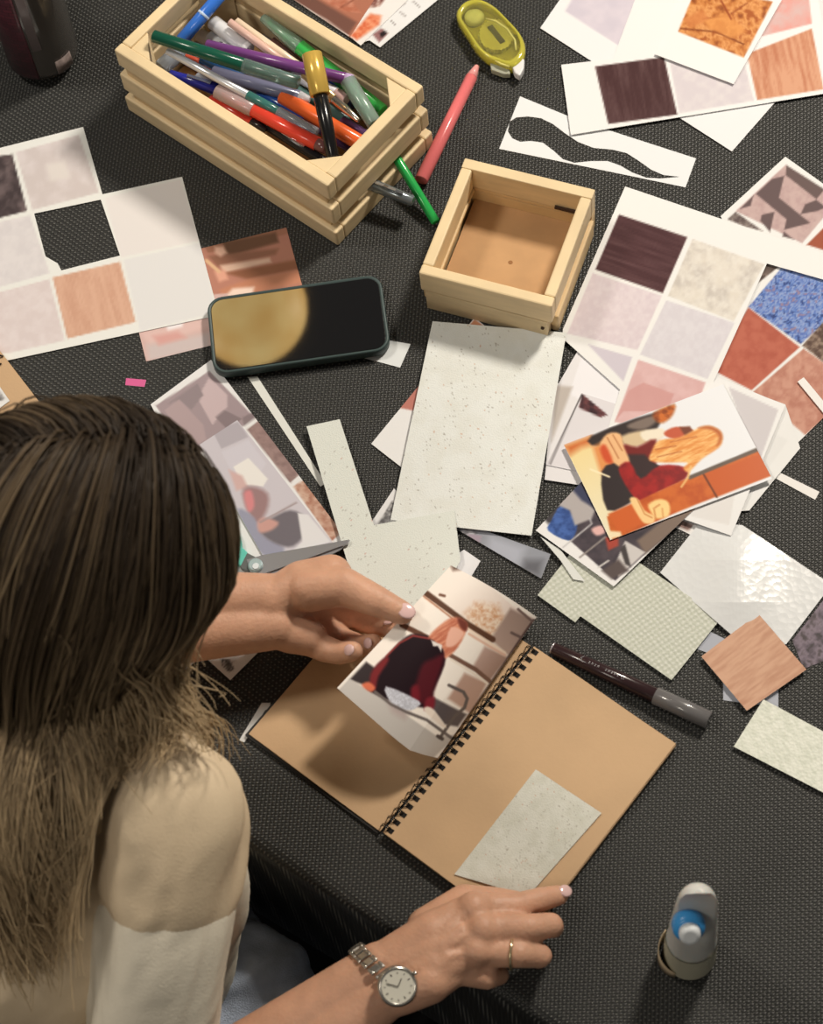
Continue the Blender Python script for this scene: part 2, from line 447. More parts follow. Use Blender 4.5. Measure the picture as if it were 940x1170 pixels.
sheet('paper_strip', [(283, 431), (294, 430), (372, 552), (366, 556)], 0, (226, 226, 214), label='thin white paper strip running down from below the phone', cat='paper strip')
# sheets half hidden below the wrist
zc = lambda p: Zm(140, 400, .342, p)
sheet('sample_sheet', [(100, 640), (242, 640), (265, 720), (196, 779), (130, 800)], 1, (232, 230, 224), [tile([(120, 660), (230, 655), (245, 700), (190, 760)], (222, 215, 210))], label='white sheet corner showing below the forearm, nearer the hair', cat='paper')
sheet('sample_sheet', [(205, 600), (300, 660), (299, 741), (263, 777), (200, 720)], 2, (230, 226, 218), [
    tile([(215, 690), (290, 690), (285, 738), (262, 762), (225, 725)], (205, 198, 190)),
    tile([(252, 752), (262, 754), (268, 765), (261, 768), (253, 760)], (90, 85, 82), fx=fx_noise((190, 185, 180), 2))],
    label='white bordered sheet with a small dark print in the corner below the wrist', cat='paper')
# geometric sample sheet with a person photo on top
sheet('sample_sheet', [(172, 462), (241, 411), (398, 618), (300, 705)], 3, (230, 228, 222), [
    tile(zc([(110, 185), (290, 70), (440, 225), (380, 270), (230, 360)]), (165, 148, 148)),
    tile(zc([(140, 200), (190, 165), (270, 250), (280, 300), (220, 330)]), (178, 158, 156)),
    tile(zc([(250, 160), (290, 90), (350, 150), (350, 190), (300, 250)]), (200, 180, 178)),
    tile(zc([(150, 180), (250, 110), (270, 150), (230, 200), (190, 165)]), (150, 136, 136)),
    tile(zc([(310, 225), (340, 200), (400, 230), (350, 265)]), (140, 125, 125)),
    tile(zc([(400, 225), (440, 205), (445, 225), (405, 255)]), (140, 125, 125)),
    tile(zc([(415, 265), (455, 235), (615, 390), (560, 445)]), (160, 135, 128), fx=fx_noise((140, 116, 110), 5)),
    tile(zc([(570, 455), (635, 415), (735, 600), (700, 640)]), (205, 172, 150), fx=fx_noise((170, 120, 98), 5, s=8)),
], label='sheet of angular grey and tan samples partly hidden by the hair', cat='sample sheet')
sheet('photo_print', [(228, 508), (271, 480), (380, 620), (310, 652)], 5, (206, 200, 202), [
    tile(zc([(300, 270), (385, 240), (420, 290), (330, 330)]), (182, 175, 178)),
    tile(zc([(330, 340), (420, 300), (480, 380), (440, 440), (360, 400)]), (210, 205, 208)),
    tile(zc([(370, 390), (420, 360), (485, 430), (470, 455), (400, 450)]), (236, 232, 222)),
    tile(zc([(355, 400), (400, 420), (420, 460), (380, 470)]), (212, 180, 172), soft=2),
    tile(zc([(400, 480), (430, 455), (485, 480), (480, 540), (440, 580)]), (160, 130, 128), r=1, soft=3),
    tile(zc([(405, 480), (430, 470), (440, 520), (420, 540)]), (215, 140, 140), r=1, soft=2),
    tile(zc([(385, 530), (440, 560), (470, 620), (540, 660), (500, 700), (400, 620)]), (158, 158, 172), r=1, soft=2),
    tile(zc([(500, 560), (560, 535), (610, 560), (612, 610), (570, 655), (520, 650), (470, 620), (460, 590)]), (118, 112, 116), r=1, soft=2),
    tile(zc([(450, 580), (470, 560), (520, 575), (500, 600), (460, 610)]), (205, 160, 148), r=1, soft=2),
    ('l', zc([(460, 575), (580, 510)]), (165, 150, 148), dict(w=2)),
    tile(zc([(585, 545), (620, 550), (695, 640), (560, 680), (600, 640)]), (228, 226, 222)),
], m=GLOSSY, step=1.5, label='pale photo of a dark-haired person at a desk, lying beside the head', cat='photo')
# small slivers under the L shaped card
sheet('paper_strip', [(424, 597), (450, 558), (462, 570), (445, 612)], 1, (228, 226, 220), [tile([(430, 600), (448, 572), (453, 576), (440, 606)], (95, 92, 90), fx=fx_noise((200, 198, 192), 3))],
      label='sliver of a striped print beside the inner corner of the L-shaped lace card', cat='paper strip')
# paper under the large lace sheet
sheet('paper', [(424, 507), (542, 363), (640, 440), (510, 574)], 1, (233, 231, 224), [
    tile([(456, 466), (482, 434), (500, 450), (476, 470)], (190, 125, 110)), tile([(535, 372), (542, 365), (552, 372), (550, 378)], (214, 150, 112))],
    label='white paper with a rust print, mostly under the big lace sheet', cat='paper')
lace_fx = fx_then(fx_noise((224, 224, 212), 16), fx_speck((176, 172, 160), .10, 1.3), fx_speck((206, 168, 140), .05, 1.6, 21))
# photo strip beneath the lace sheet
sheet('photo_strip', [(519, 603), (536, 600), (629, 633), (618, 661)], 2, (150, 152, 156), [
    tile([(519, 603), (545, 603), (545, 620), (523, 628)], (110, 108, 110), fx=fx_noise((190, 188, 188), 3)),
    tile([(535, 610), (550, 612), (545, 632), (532, 630)], (165, 150, 158)),
    tile([(560, 612), (600, 626), (590, 652), (552, 638)], (176, 178, 184), soft=6), tile([(600, 640), (620, 640), (616, 658), (596, 652)], (105, 105, 108), soft=5)],
    m=GLOSSY, label='narrow grey photo strip poking out below the big lace sheet', cat='photo strip')
sheet('paper', [(522, 633), (530, 628), (549, 641), (530, 672), (500, 660)], 1, (232, 230, 226), label='white paper corner just below the grey photo strip', cat='paper')
# L card and big lace sheet
sheet('lace_card', [(350, 487), (388, 479), (427, 600), (519, 583), (526, 640), (500, 690), (440, 705), (408, 684), (396, 640)], 8, (221, 223, 210), [
    ('p', [(340, 470), (540, 470), (540, 710), (340, 710)], (221, 223, 210), dict(fx=fx_then(fx_speck((180, 176, 164), .12, 1.1), fx_speck((205, 165, 150), .05, 1.3, 31)))),
], m=LACE, label='L-shaped ivory lace-textured card beneath the raised hand', cat='craft card', step=1.6)
# the right hand group, bottom of the pile first
zt = lambda p: Zm(600, 0, .3617, p)
zr = lambda p: Zm(620, 160, .3404, p)
zg = lambda p: Zm(800, 160, .1709, p)
sheet('paper', [(617, 32), (664, -36), (900, 100), (836, 173)], 1, (233, 231, 226), [
    tile(zt([(125, 35), (165, -30), (450, -60), (450, 5), (305, 150)]), (205, 196, 202), fx=fx_noise((214, 204, 208), 14)),
    tile(zt([(318, 160), (455, 8), (495, 30), (410, 175)]), (200, 195, 202)),
    tile(zt([(450, -5), (500, -30), (520, 0), (495, 20)]), (200, 130, 115)),
], label='large white sample sheet at the back, its lavender square uppermost', cat='sample sheet')
wood_fx = fx_wood(1.35, (190, 125, 92), 4, 9)
dk_fx = fx_wood(.08+1.3, (100, 74, 72), 3.5, 10, .7)
sheet('sample_sheet', [(641, 74), (700, 67), (740, -40), (960, -60), (960, 104), (652, 154)], 3, (234, 232, 225), [
    tile(zt([(220, 210), (438, 180), (480, 362), (262, 392)]), (74, 46, 46), fx=dk_fx),
    tile(zt([(455, 190), (690, 190), (722, 318), (487, 358)]), (212, 203, 202), fx=fx_noise((220, 212, 208), 8)),
    tile(zt([(700, 170), (905, 90), (942, 282), (732, 316)]), (214, 160, 126), fx=wood_fx),
    tile(zt([(745, 115), (800, -10), (895, -15), (905, 75)]), (222, 160, 148), fx=fx_noise((212, 180, 172), 12)),
    tile(zt([(925, 0), (960, -10), (960, 40), (940, 80)]), (226, 222, 216)),
], label='sheet with dark plank, pale and woodgrain squares, top right', cat='sample sheet', step=1.7)
sheet('photo_print', [(790, -22), (893, 0), (838, 96), (748, 62)], 6, (236, 234, 227), [
    tile(zt([(540, -40), (782, 5), (690, 182), (482, 100)]), (196, 118, 58), fx=fx_multi([(150, 80, 36), (196, 122, 60), (226, 160, 96), (170, 92, 40)], 9)),
    ('l', zt([(490, 90), (600, 100), (690, 140)]), (120, 55, 20), dict(w=1.6)), ('l', zt([(560, 60), (640, 50), (700, 10)]), (150, 76, 34), dict(w=1.5)),
    tile(zt([(560, 65), (640, 40), (700, 100), (650, 120), (580, 90)]), (222, 150, 80), a=.8, soft=2), tile(zt([(500, 60), (560, 30), (580, 60), (520, 90)]), (206, 128, 70), a=.8, soft=2),
    ('l', zt([(620, 5), (650, 60)]), (150, 70, 30), dict(w=2)),
], m=GLOSSY, step=1.5, label='instant-photo style print of orange timber shingles, top right', cat='photo')
# wavy cut-out paper
zh = lambda p: Zm(440, 0, .3419, p); 
wave = [(580, 150), (582, 139), (590, 134), (603, 133), (618, 135), (632, 142), (645, 152), (660, 162), (678, 169), (700, 171), (716, 175), (730, 184), (744, 194), (758, 200), (777, 202),
        (755, 204), (738, 203), (722, 197), (708, 189), (694, 184), (676, 184), (656, 186), (643, 182), (632, 172), (620, 163), (606, 161), (594, 162), (585, 158)]
sheet('cutout_paper', [(594, 110), (662, 138), (795, 181), (783, 214), (570, 170)], 0, (231, 231, 226), label='white paper with a wavy snake-like shape cut out', cat='paper', holes=[wave])
# big tilted sample sheet at right edge (pattern, blue, rust)
sheet('sample_sheet', [(823, 247), (897, 179), (960, 224), (960, 458), (905, 512), (790, 415), (850, 300)], 1, (231, 229, 221), [
    tile(zg([(235, 475), (570, 165), (920, 400), (680, 690)]), (196, 170, 162), fx=fx_noise((184, 156, 150), 6)),
    tile(zg([(575, 168), (830, 330), (775, 395), (570, 235)]), (106, 88, 84)),
    tile(zg([(370, 360), (480, 260), (560, 240), (525, 385), (735, 555), (560, 600), (575, 530)]), (104, 86, 84)),
    tile(zg([(265, 460), (355, 370), (335, 440)]), (104, 86, 84)),
    tile(zg([(400, 540), (410, 500), (495, 480), (465, 615)]), (104, 86, 84)),
    tile(zg([(670, 495), (700, 430), (775, 400), (840, 450), (780, 475)]), (104, 86, 84)),
    tile(zg([(555, 610), (625, 665), (550, 645)]), (104, 86, 84)),
    tile(zg([(180, 530), (235, 480), (420, 610), (300, 580)]), (98, 84, 80), fx=fx_noise((150, 138, 128), 3)),
    tile(zg([(710, 700), (830, 580), (900, 640), (900, 760)]), (160, 86, 60)),
    tile(zg([(380, 960), (440, 820), (520, 850)]), (88, 74, 66), fx=fx_noise((140, 122, 110), 3)),
    tile(zr([(690, 560), (800, 430), (960, 440), (960, 600), (865, 685)]), (110, 134, 184), fx=fx_multi([(54, 70, 120), (96, 126, 186), (150, 166, 200), (88, 116, 180), (150, 130, 146)], 4)),
    tile(zr([(585, 780), (655, 620), (690, 562), (862, 695), (700, 840)]), (186, 106, 84), fx=fx_noise((174, 92, 72), 9)),
    tile(zr([(700, 850), (875, 700), (960, 760), (960, 920), (880, 990), (810, 930)]), (200, 150, 128), fx=fx_noise((180, 124, 104), 7, s=12)),
    tile(zr([(870, 690), (960, 590), (960, 760)]), (90, 70, 60), fx=fx_noise((150, 130, 112), 4)),
], label='sheet of patterned tile samples with a blue marbled square, right edge', cat='sample sheet', step=1.6)
sheet('paper_strip', [(911, 436), (918, 431), (962, 484), (957, 492)], 3, (234, 230, 220), label='thin white paper strip on the tan sample at the right edge', cat='paper strip')
sheet('paper_strip', [(885, 546), (889, 539), (936, 562), (931, 571)], 0, (234, 230, 220), label='short white paper strip on the cloth right of the orange photo', cat='paper strip')
sheet('paper', [(853, 446), (897, 462), (914, 512), (856, 583), (790, 590), (800, 470)], 2, (231, 229, 221), [tile([(868, 487), (900, 503), (860, 560), (840, 545)], (226, 224, 216))], label='plain white paper corner between the grey tile sheet and the tan samples', cat='paper')
# papers under the large sample sheet, left of it
sheet('paper', [(672, 380), (760, 430), (700, 560), (622, 548), (631, 450)], 2, (228, 224, 219), [
    tile([(670, 394), (722, 408), (712, 436)], (205, 198, 200)), tile([(672, 385), (676, 390), (712, 440), (700, 476), (650, 450)], (236, 233, 230)),
    tile([(634, 440), (654, 442), (630, 505)], (190, 180, 168), soft=2)],
    label='pale grey paper between the big lace sheet and the large sample sheet', cat='paper')
sheet('photo_print', [(664, 449), (705, 462), (690, 545), (624, 531)], 3, (222, 217, 214), [
    ('l', [(664, 451), (628, 530)], (60, 54, 52), dict(w=1.4)),
    tile([(665, 450), (694, 474), (686, 477), (661, 466)], (110, 66, 66), fx=fx_noise((60, 40, 44), 5))],
    label='grey sheet with a dark left edge and a tiny dark red photo corner', cat='photo')
# large sample sheet with white header
sheet('sample_sheet', [(714, 213), (960, 296), (960, 325), (876, 301), (816, 434), (775, 525), (690, 505), (708, 445), (642, 386), (643, 376)], 4, (234, 232, 224), [
    tile([(707, 245), (785, 271), (757, 335), (680, 308)], (76, 46, 48), fx=fx_wood(.33, (104, 74, 74), 3.5, 12, .6)),
    tile([(791, 273), (873, 302), (838, 367), (763, 338)], (220, 212, 196), fx=fx_then(fx_noise((198, 190, 178), 14, 1.1, 6), fx_noise((230, 224, 210), 6, .7, 8))),
    tile([(677, 312), (756, 338), (728, 400), (648, 381)], (214, 200, 200), fx=fx_noise((222, 210, 208), 5)),
    tile([(761, 343), (839, 369), (808, 433), (731, 405)], (212, 206, 206), fx=fx_noise((218, 213, 212), 5)),
    tile([(729, 411), (806, 437), (790, 480), (770, 500), (702, 482)], (212, 172, 166), fx=fx_noise((220, 184, 178), 14)),
    tile([(735, 437), (770, 450), (762, 470), (712, 470), (702, 482), (718, 446)], (204, 152, 144), a=.8),
    tile([(671, 393), (722, 408), (712, 436)], (206, 198, 202)), 
], label='large tilted sheet of six samples with a blank white header', cat='sample sheet', step=1.6)
# bottom right
sheet('room_photo', [(612, 606), (672, 542), (795, 580), (701, 670)], 7, (236, 233, 226), [
    tile(Zm(580, 430, .383, [(90, 405), (200, 300), (580, 390), (410, 530), (320, 610)]), (84, 74, 78), fx=fx_noise((60, 54, 60), 12)),
    tile(Zm(580, 430, .383, [(95, 410), (150, 350), (180, 390), (120, 440)]), (70, 66, 68), soft=2),
    tile(Zm(580, 430, .383, [(120, 460), (130, 430), (160, 385), (200, 420), (205, 460), (180, 490)]), (76, 108, 170), r=1, fx=fx_noise((50, 76, 130), 5)),
    tile(Zm(580, 430, .383, [(140, 380), (190, 320), (260, 400), (250, 425), (200, 445), (185, 400)]), (180, 172, 166), soft=1.5),
    tile(Zm(580, 430, .383, [(200, 300), (260, 380), (270, 400), (220, 370), (185, 330)]), (62, 66, 90), soft=2),
    ('l', Zm(580, 430, .383, [(165, 510), (250, 440), (245, 425)]), (196, 192, 188), dict(w=1.6)),
    tile(Zm(580, 430, .383, [(250, 455), (280, 445), (290, 465), (265, 475)]), (226, 180, 170), r=1, soft=1.5),
    tile(Zm(580, 430, .383, [(290, 480), (330, 480), (330, 505), (300, 520)]), (170, 72, 56), soft=1.5),
    tile(Zm(580, 430, .383, [(385, 490), (500, 400), (580, 390), (410, 530)]), (128, 110, 96), soft=2),
    tile(Zm(580, 430, .383, [(350, 490), (410, 525), (330, 600), (320, 560)]), (206, 200, 192)),
    tile(Zm(580, 430, .383, [(335, 515), (350, 500), (368, 570), (350, 560)]), (70, 64, 62)),
    ('l', Zm(580, 430, .383, [(270, 570), (300, 550)]), (210, 205, 196), dict(w=2)),
    ('l', Zm(580, 430, .383, [(215, 540), (290, 480)]), (150, 140, 132), dict(w=2)),
    tile(Zm(580, 430, .383, [(280, 580), (330, 545), (360, 580), (310, 605)]), (92, 80, 76), soft=2),
], m=GLOSSY, step=1.4, label='photo of a dim room with a blue chair under the orange photo', cat='photo')
sheet('sample_sheet', [(820, 431), (897, 463), (835, 612), (778, 592), (700, 560)], 6, (235, 233, 226), [
    tile([(832, 442), (889, 468), (869, 523), (858, 512)], (208, 202, 199)), tile([(782, 575), (840, 560), (833, 600), (790, 590)], (226, 222, 214))],
    label='white sheet with a grey square behind the orange photo', cat='sample sheet')
z5 = lambda p: Zm(600, 400, .2128, p); z6 = lambda p: Zm(740, 420, .2128, p)
sheet('orange_photo', [(644, 508), (826, 439), (882, 547), (697, 617)], 9, (233, 233, 230), [
    tile(z5([(205, 515), (350, 460), (520, 1000), (450, 1015)]), (238, 214, 150), soft=2, fx=fx_grad((646, 510), (690, 600), (236, 226, 190))),
    tile(z5([(205, 515), (350, 462), (370, 500), (300, 520), (240, 560)]), (206, 110, 54), soft=5),
    tile(z5([(355, 460), (700, 335), (720, 400), (640, 470), (400, 520)]), (52, 42, 40), r=1, soft=1.5),
    tile(z5([(560, 395), (690, 350), (700, 385), (640, 425), (560, 420)]), (128, 112, 100), r=1, soft=2),
    tile(z5([(690, 335), (800, 290), (790, 350), (740, 390), (700, 380)]), (206, 112, 44), r=1, soft=2, fx=fx_noise((140, 66, 24), 5)),
    tile(z5([(360, 520), (440, 480), (520, 620), (430, 700), (400, 650)]), (226, 150, 84), soft=3),
    tile(z5([(520, 460), (650, 430), (740, 460), (600, 520), (540, 515)]), (214, 190, 150), r=1, soft=2),
    tile(z5([(620, 440), (730, 420), (750, 460), (650, 490)]), (238, 226, 200), r=1, soft=1.5),
    tile(z5([(520, 505), (600, 520), (700, 480), (700, 620), (620, 640), (500, 560)]), (120, 30, 26), r=1, soft=2),
    tile(z5([(410, 650), (500, 600), (560, 600), (720, 620), (640, 760), (580, 810), (440, 860)]), (50, 40, 40), r=1, soft=1.2),
    tile(z5([(520, 560), (640, 560), (720, 640), (660, 680), (540, 640)]), (56, 38, 38), soft=2),
    tile(z5([(400, 520), (440, 450), (510, 450), (530, 520), (560, 600), (520, 630), (470, 600)]), (236, 186, 132), r=1, soft=1.5),
    tile(z5([(400, 530), (430, 510), (470, 600), (430, 600)]), (206, 84, 44), r=1, soft=2),
    ('l', z5([(440, 470), (500, 580)]), (176, 110, 66), dict(w=1.2)), ('l', z5([(470, 455), (520, 540)]), (180, 116, 70), dict(w=1.2)),
    tile(z5([(500, 640), (560, 600), (620, 690), (720, 620), (860, 630), (860, 690), (720, 760), (620, 810), (560, 760)]), (166, 34, 32), r=1, soft=1.4, fx=fx_noise((134, 24, 26), 9)),
    tile(z6([(0, 690), (220, 590), (590, 436), (662, 580), (260, 735), (150, 780), (-190, 930), (-220, 800)]), (208, 108, 44), soft=1, fx=fx_noise((190, 88, 34), 10)),
    tile(z6([(300, 570), (600, 465), (655, 580), (370, 695)]), (200, 96, 40), soft=1.5), ('l', z6([(300, 575), (370, 695)]), (110, 54, 28), dict(w=2.2)),
    ('l', z6([(225, 590), (588, 440)]), (104, 90, 78), dict(w=4.5)),
    tile(z6([(90, 345), (150, 318), (230, 330), (240, 350), (170, 385), (100, 370)]), (196, 92, 60), r=1, soft=1.2),
    tile(z6([(170, 320), (225, 315), (245, 345), (200, 370)]), (120, 62, 40), soft=1.5),
    tile(z6([(20, 450), (60, 390), (170, 375), (270, 325), (330, 315), (385, 340), (400, 385), (380, 430), (290, 490), (220, 560), (190, 540), (210, 510), (100, 510), (10, 500)]), (226, 148, 74), r=1, soft=1.4, fx=fx_wood(-.45, (246, 196, 124), 2.2, 9, 1.1)),
    tile(z6([(270, 325), (330, 313), (388, 340), (400, 385), (370, 420), (380, 370), (340, 335)]), (186, 100, 46), r=1, soft=2),
    ('l', z6([(230, 530), (215, 590), (180, 640)]), (236, 190, 120), dict(w=2.2)),
    ('l', z6([(40, 440), (150, 420)]), (180, 100, 50), dict(w=1)), ('l', z6([(50, 480), (180, 450)]), (180, 100, 50), dict(w=1)), ('l', z6([(120, 400), (260, 370)]), (190, 110, 56), dict(w=1)),
    tile(z5([(445, 880), (580, 820), (800, 870), (500, 985)]), (206, 100, 42), soft=1.5),
    tile(z5([(560, 800), (600, 795), (640, 860), (690, 890), (690, 925), (640, 930), (600, 880)]), (244, 204, 140), r=1, soft=1.2),
    tile(z5([(660, 830), (720, 800), (770, 820), (770, 890), (700, 905), (680, 880)]), (246, 210, 140), r=1, soft=1.5),
    ('l', z5([(700, 905), (690, 850), (720, 830)]), (206, 136, 76), dict(w=1.6)), ('l', z5([(740, 900), (735, 850)]), (214, 150, 86), dict(w=1.4)), ('l', z5([(600, 800), (640, 880), (680, 900)]), (200, 130, 70), dict(w=1.2)),
    ('l', z5([(350, 640), (450, 680)]), (248, 232, 190), dict(w=2)),
    tile(z5([(440, 970), (510, 975), (520, 1000), (450, 1015)]), (240, 222, 180), soft=1.5),
], m=GLOSSY, step=1.2, label='bright orange photo of a long-haired person in a red sweater', cat='photo')
sheet('paper_scrap', [(766, 600), (776, 590), (798, 598), (791, 612)], 0, (232, 228, 220), [tile([(771, 600), (778, 594), (792, 600), (786, 607)], (120, 96, 88), fx=fx_noise((170, 140, 128), 3))], label='tiny bordered print between the orange photo and the glossy embossed sheet', cat='paper scrap')
sheet('paper_scrap', [(617, 613), (640, 628), (668, 664), (655, 662), (640, 640)], 5, (222, 222, 212), label='thin pale paper scrap under the left corner of the room photo', cat='paper scrap')
sheet('paper_scrap', [(797, 742), (808, 720), (828, 730), (815, 748)], 0, (176, 178, 182), label='small grey scrap left of the salmon woodgrain square', cat='paper scrap')
sheet('paper_scrap', [(826, 776), (889, 772), (889, 808), (826, 800)], 0, (178, 180, 184), label='grey scrap under the lower corner of the salmon woodgrain square', cat='paper scrap')
sheet('sample_scrap', [(905, 732), (960, 660), (960, 748), (918, 764)], 0, (92, 82, 88), [tile([(900, 650), (960, 650), (960, 770), (900, 770)], (92, 82, 88), fx=fx_multi([(50, 44, 44), (96, 84, 92), (130, 116, 124), (70, 60, 62)], 9))], m=GLOSSY, label='dark purple marbled scrap at the right edge', cat='paper scrap')
EMB = colmat('embossed_gloss_paper', .23, bump=.35, bscale=190, spec=.6, lace=1)
sheet('embossed_paper', [(754, 654), (800, 596), (848, 600), (950, 668), (898, 736), (850, 738)], 2, (224, 224, 218), m=EMB, label='glossy white embossed sheet catching the lamp light', cat='paper', step=4, hf=lambda X, Y: .0055*np.exp(-((X-842)/36)**2)*np.clip((Y-600)/40, 0, 1)*np.clip((728-Y)/40, 0, 1))
LQ = colmat('quilted_paper', .55, bump=.5, bscale=420, spec=.4, lace=1)
def lat(X, Y, c):
    a = (np.sin(X*.75+Y*.12)*np.sin(Y*.85-X*.1)); n = np.clip(a*.9+.3, 0, 1)[:, None]; return c*(1-n)+np.array((214, 214, 198), float)*n
sheet('lace_paper', [(614, 680), (652, 632), (729, 642), (824, 706), (767, 777), (663, 704), (657, 711)], 3, (186, 188, 168), [('p', [(600, 620), (830, 620), (830, 790), (600, 790)], (188, 190, 170), dict(fx=lat))], m=LQ, label='grey-green lattice-patterned lace paper below the room photo', cat='lace paper', step=1.3)
sheet('salmon_square', [(866, 701), (921, 765), (853, 812), (801, 750)], 5, (206, 164, 136), [tile([(860, 690), (930, 770), (850, 820), (790, 750)], (210, 168, 138), fx=fx_wood(-.65, (190, 144, 116), 2.6, 9, .9, 4))], label='square salmon woodgrain paper near the right edge', cat='paper square')
def lat2(X, Y, c):
    n = np.clip(fbm(X, Y, 3, 5, 1.0, 2.5)*2.4-.7, 0, 1)[:, None]; return c*(1-n)+np.array((230, 230, 212), float)*n
sheet('lace_paper', [(872, 799), (965, 849), (965, 918), (838, 853)], 4, (214, 216, 196), [('p', [(820, 780), (970, 780), (970, 930), (820, 930)], (212, 214, 194), dict(fx=lat2))], m=LQ, label='ivory lace paper at the right edge below the salmon square', cat='lace paper')
sheet('lace_paper', [(494, 367), (647, 380), (607, 612), (446, 594)], 6, (229, 230, 220), [('p', [(440, 360), (650, 360), (650, 620), (440, 620)], (229, 230, 220), dict(fx=lace_fx))], m=LACE, label='largest ivory lace sheet in the middle of the table', cat='lace paper', step=1.3,
      hf=lambda u, v: .004*np.clip(.25-v, 0, 1)**1*2+.004*v*(1-v))
# top middle prints behind the crate
zm_ = lambda p: Zm(280, 0, .2553, p)
sheet('photo_print', [(318, -12), (352, -40), (446, 8), (402, 44)], 1, (176, 116, 92), [
    tile(zm_([(210, 0), (260, -40), (500, 100), (460, 160)]), (120, 84, 72), soft=2), tile(zm_([(350, 0), (460, -20), (520, 60), (440, 50)]), (206, 146, 120), fx=fx_noise((180, 110, 84), 5)),
    ('l', zm_([(430, 35), (480, 0)]), (130, 74, 56), dict(w=1.5)), ('l', zm_([(210, 0), (360, 90), (460, 160)]), (220, 206, 196), dict(w=2))],
    m=GLOSSY, label='brownish photo corner behind the pen crate', cat='photo')
sheet('photo_print', [(400, 42), (440, -20), (476, -10), (412, 52)], 3, (232, 228, 220), [
    tile(zm_([(470, 160), (560, 60), (610, 70), (600, 110), (500, 180)]), (214, 110, 72), soft=2, fx=fx_noise((236, 160, 120), 4)),
    tile(zm_([(540, 40), (570, -10), (640, -20), (600, 30)]), (130, 84, 74), fx=fx_noise((214, 190, 176), 4)),], m=GLOSSY,
    label='white-edged print with an orange-red patch behind the pen crate', cat='photo')
sheet('paper', [(409, 50), (472, -20), (512, -10), (434, 54), (422, 46)], 2, (228, 227, 222), [
    tile(zm_([(570, 155), (610, 125), (640, 150), (600, 190)]), (150, 110, 108)), tile(zm_([(600, 150), (625, 135), (635, 150), (610, 170)]), (40, 30, 32)),
    ('l', zm_([(620, 90), (720, 10)]), (140, 130, 124), dict(w=1)), ('l', zm_([(650, 90), (670, 110)]), (120, 110, 106), dict(w=.9)), ('l', zm_([(695, 55), (720, 75)]), (120, 110, 106), dict(w=.9)), ('l', zm_([(750, 5), (780, 30)]), (120, 110, 106), dict(w=.9))],
    label='white plan-like sheet with a small brown stamp, top middle', cat='paper')
# ------------------------------------------------------------------ slatted crate and small box
PINE = mat('pale_pine', (234, 208, 158), .55, noise=.10, nscale=25, stretch=(1, 1, 6), bump=.12, bscale=120)
PINE2 = mat('pine_side', (226, 194, 140), .55, noise=.12, nscale=22, bump=.12, bscale=120)
MDF = mat('fibreboard', (196, 152, 102), .7, noise=.12, nscale=30)
def slat(name, parent, o, a, La, b, Lb, h0, h1, m=PINE, bev=.0015):
    bm = bmesh.new(); box(bm, o+Vector((0, 0, h0)), a*La, b*Lb, Vector((0, 0, h1-h0))); return bmobj(name, bm, m, parent, bevel=bev)
ch_ = .083
c0 = P(130, 57, ch_); c1 = P(374, 213, ch_); c2 = P(480, 96, ch_)
a = (c1-c0).normalized(); La = (c1-c0).length; b = Vector((-a.y, a.x, 0)); Lb = (c2-c1).dot(b)
c0.z = T+.0004
crate = empty('pen_crate', c0+a*La/2+b*Lb/2, 'slatted pine crate full of pens and markers', 'crate')
CA, CB, CO = a, b, c0.copy()
tiers = [(0.0, .019), (.029, .051), (.062, ch_)]
th = .010
for i, (h0, h1) in enumerate(tiers):
    g = .0012*(2-i)
    slat('side_slat', crate, c0-a*g-b*g, a, La+2*g, b, th, h0, h1)
    slat('side_slat', crate, c0-a*g+b*(Lb-th+g), a, La+2*g, b, th, h0, h1)
    slat('end_slat', crate, c0+b*(th-g)-a*g, a, th, b, Lb-2*th+2*g, h0, h1)
    slat('end_slat', crate, c0+a*(La-th+g)+b*(th-g), a, th, b, Lb-2*th+2*g, h0, h1)
# recessed spacer strips along the long sides (gaps at the ends stay open)
for h0, h1 in ((.019, .029), (.051, .062)):
    for y in (.002, Lb-th-.001+.0035):
        slat('spacer', crate, c0+a*.006+b*y, a, La-.012, b, th-.005, h0, h1, PINE2, .0005)
for sx, sy in ((0, 0), (1, 0), (1, 1), (0, 1)):
    q = c0+a*(th if not sx else La-th)+b*(th if not sy else Lb-th); da = a*(1 if not sx else -1)*.022; db = b*(1 if not sy else -1)*.022
    bm = bmesh.new(); prism(bm, [q+Vector((0, 0, .001)), q+da+Vector((0, 0, .001)), q+db+Vector((0, 0, .001))], Vector((0, 0, ch_-.0025)))
    bmobj('corner_post', bm, PINE, crate, bevel=.001)
slat('bottom_board', crate, c0+a*th+b*th, a, La-2*th, b, Lb-2*th, .002, .007, MDF, .0005)
# small square box
bh = .052
q0 = P(478, 312, bh); q1 = P(630, 351, bh); q3 = P(521, 177, bh)
a = (q1-q0).normalized(); b = Vector((-a.y, a.x, 0)); La, Lb = (q1-q0).length, (q3-q0).dot(b); Lb = (La+Lb)/2+.002; q0.z = T+.0004
bx_ = empty('wooden_box', q0+a*La/2+b*Lb/2, 'small square empty pine box without a lid', 'box')
th = .0095
for i, (h0, h1, g, mm) in enumerate([(0, .022, .0022, PINE2), (.0225, .0265, -.0012, PINE2), (.027, bh, 0, PINE)]):
    slat('front_board' if i != 1 else 'spacer', bx_, q0+a*(.004 if i < 2 else 0), a, La-(.008 if i < 2 else 0), b, th, h0-(.0006 if i else 0), h1, PINE, .0004 if i < 2 else .0015)
    slat('back_board' if i != 1 else 'spacer', bx_, q0+b*(Lb-th), a, La, b, th, h0, h1, mm, .0006)
    slat('side_board' if i != 1 else 'spacer', bx_, q0+b*th-a*g, a, th, b, Lb-2*th, h0, h1, mm)
    slat('side_board' if i != 1 else 'spacer', bx_, q0+a*(La-th+g)+b*th, a, th, b, Lb-2*th, h0, h1, mm)
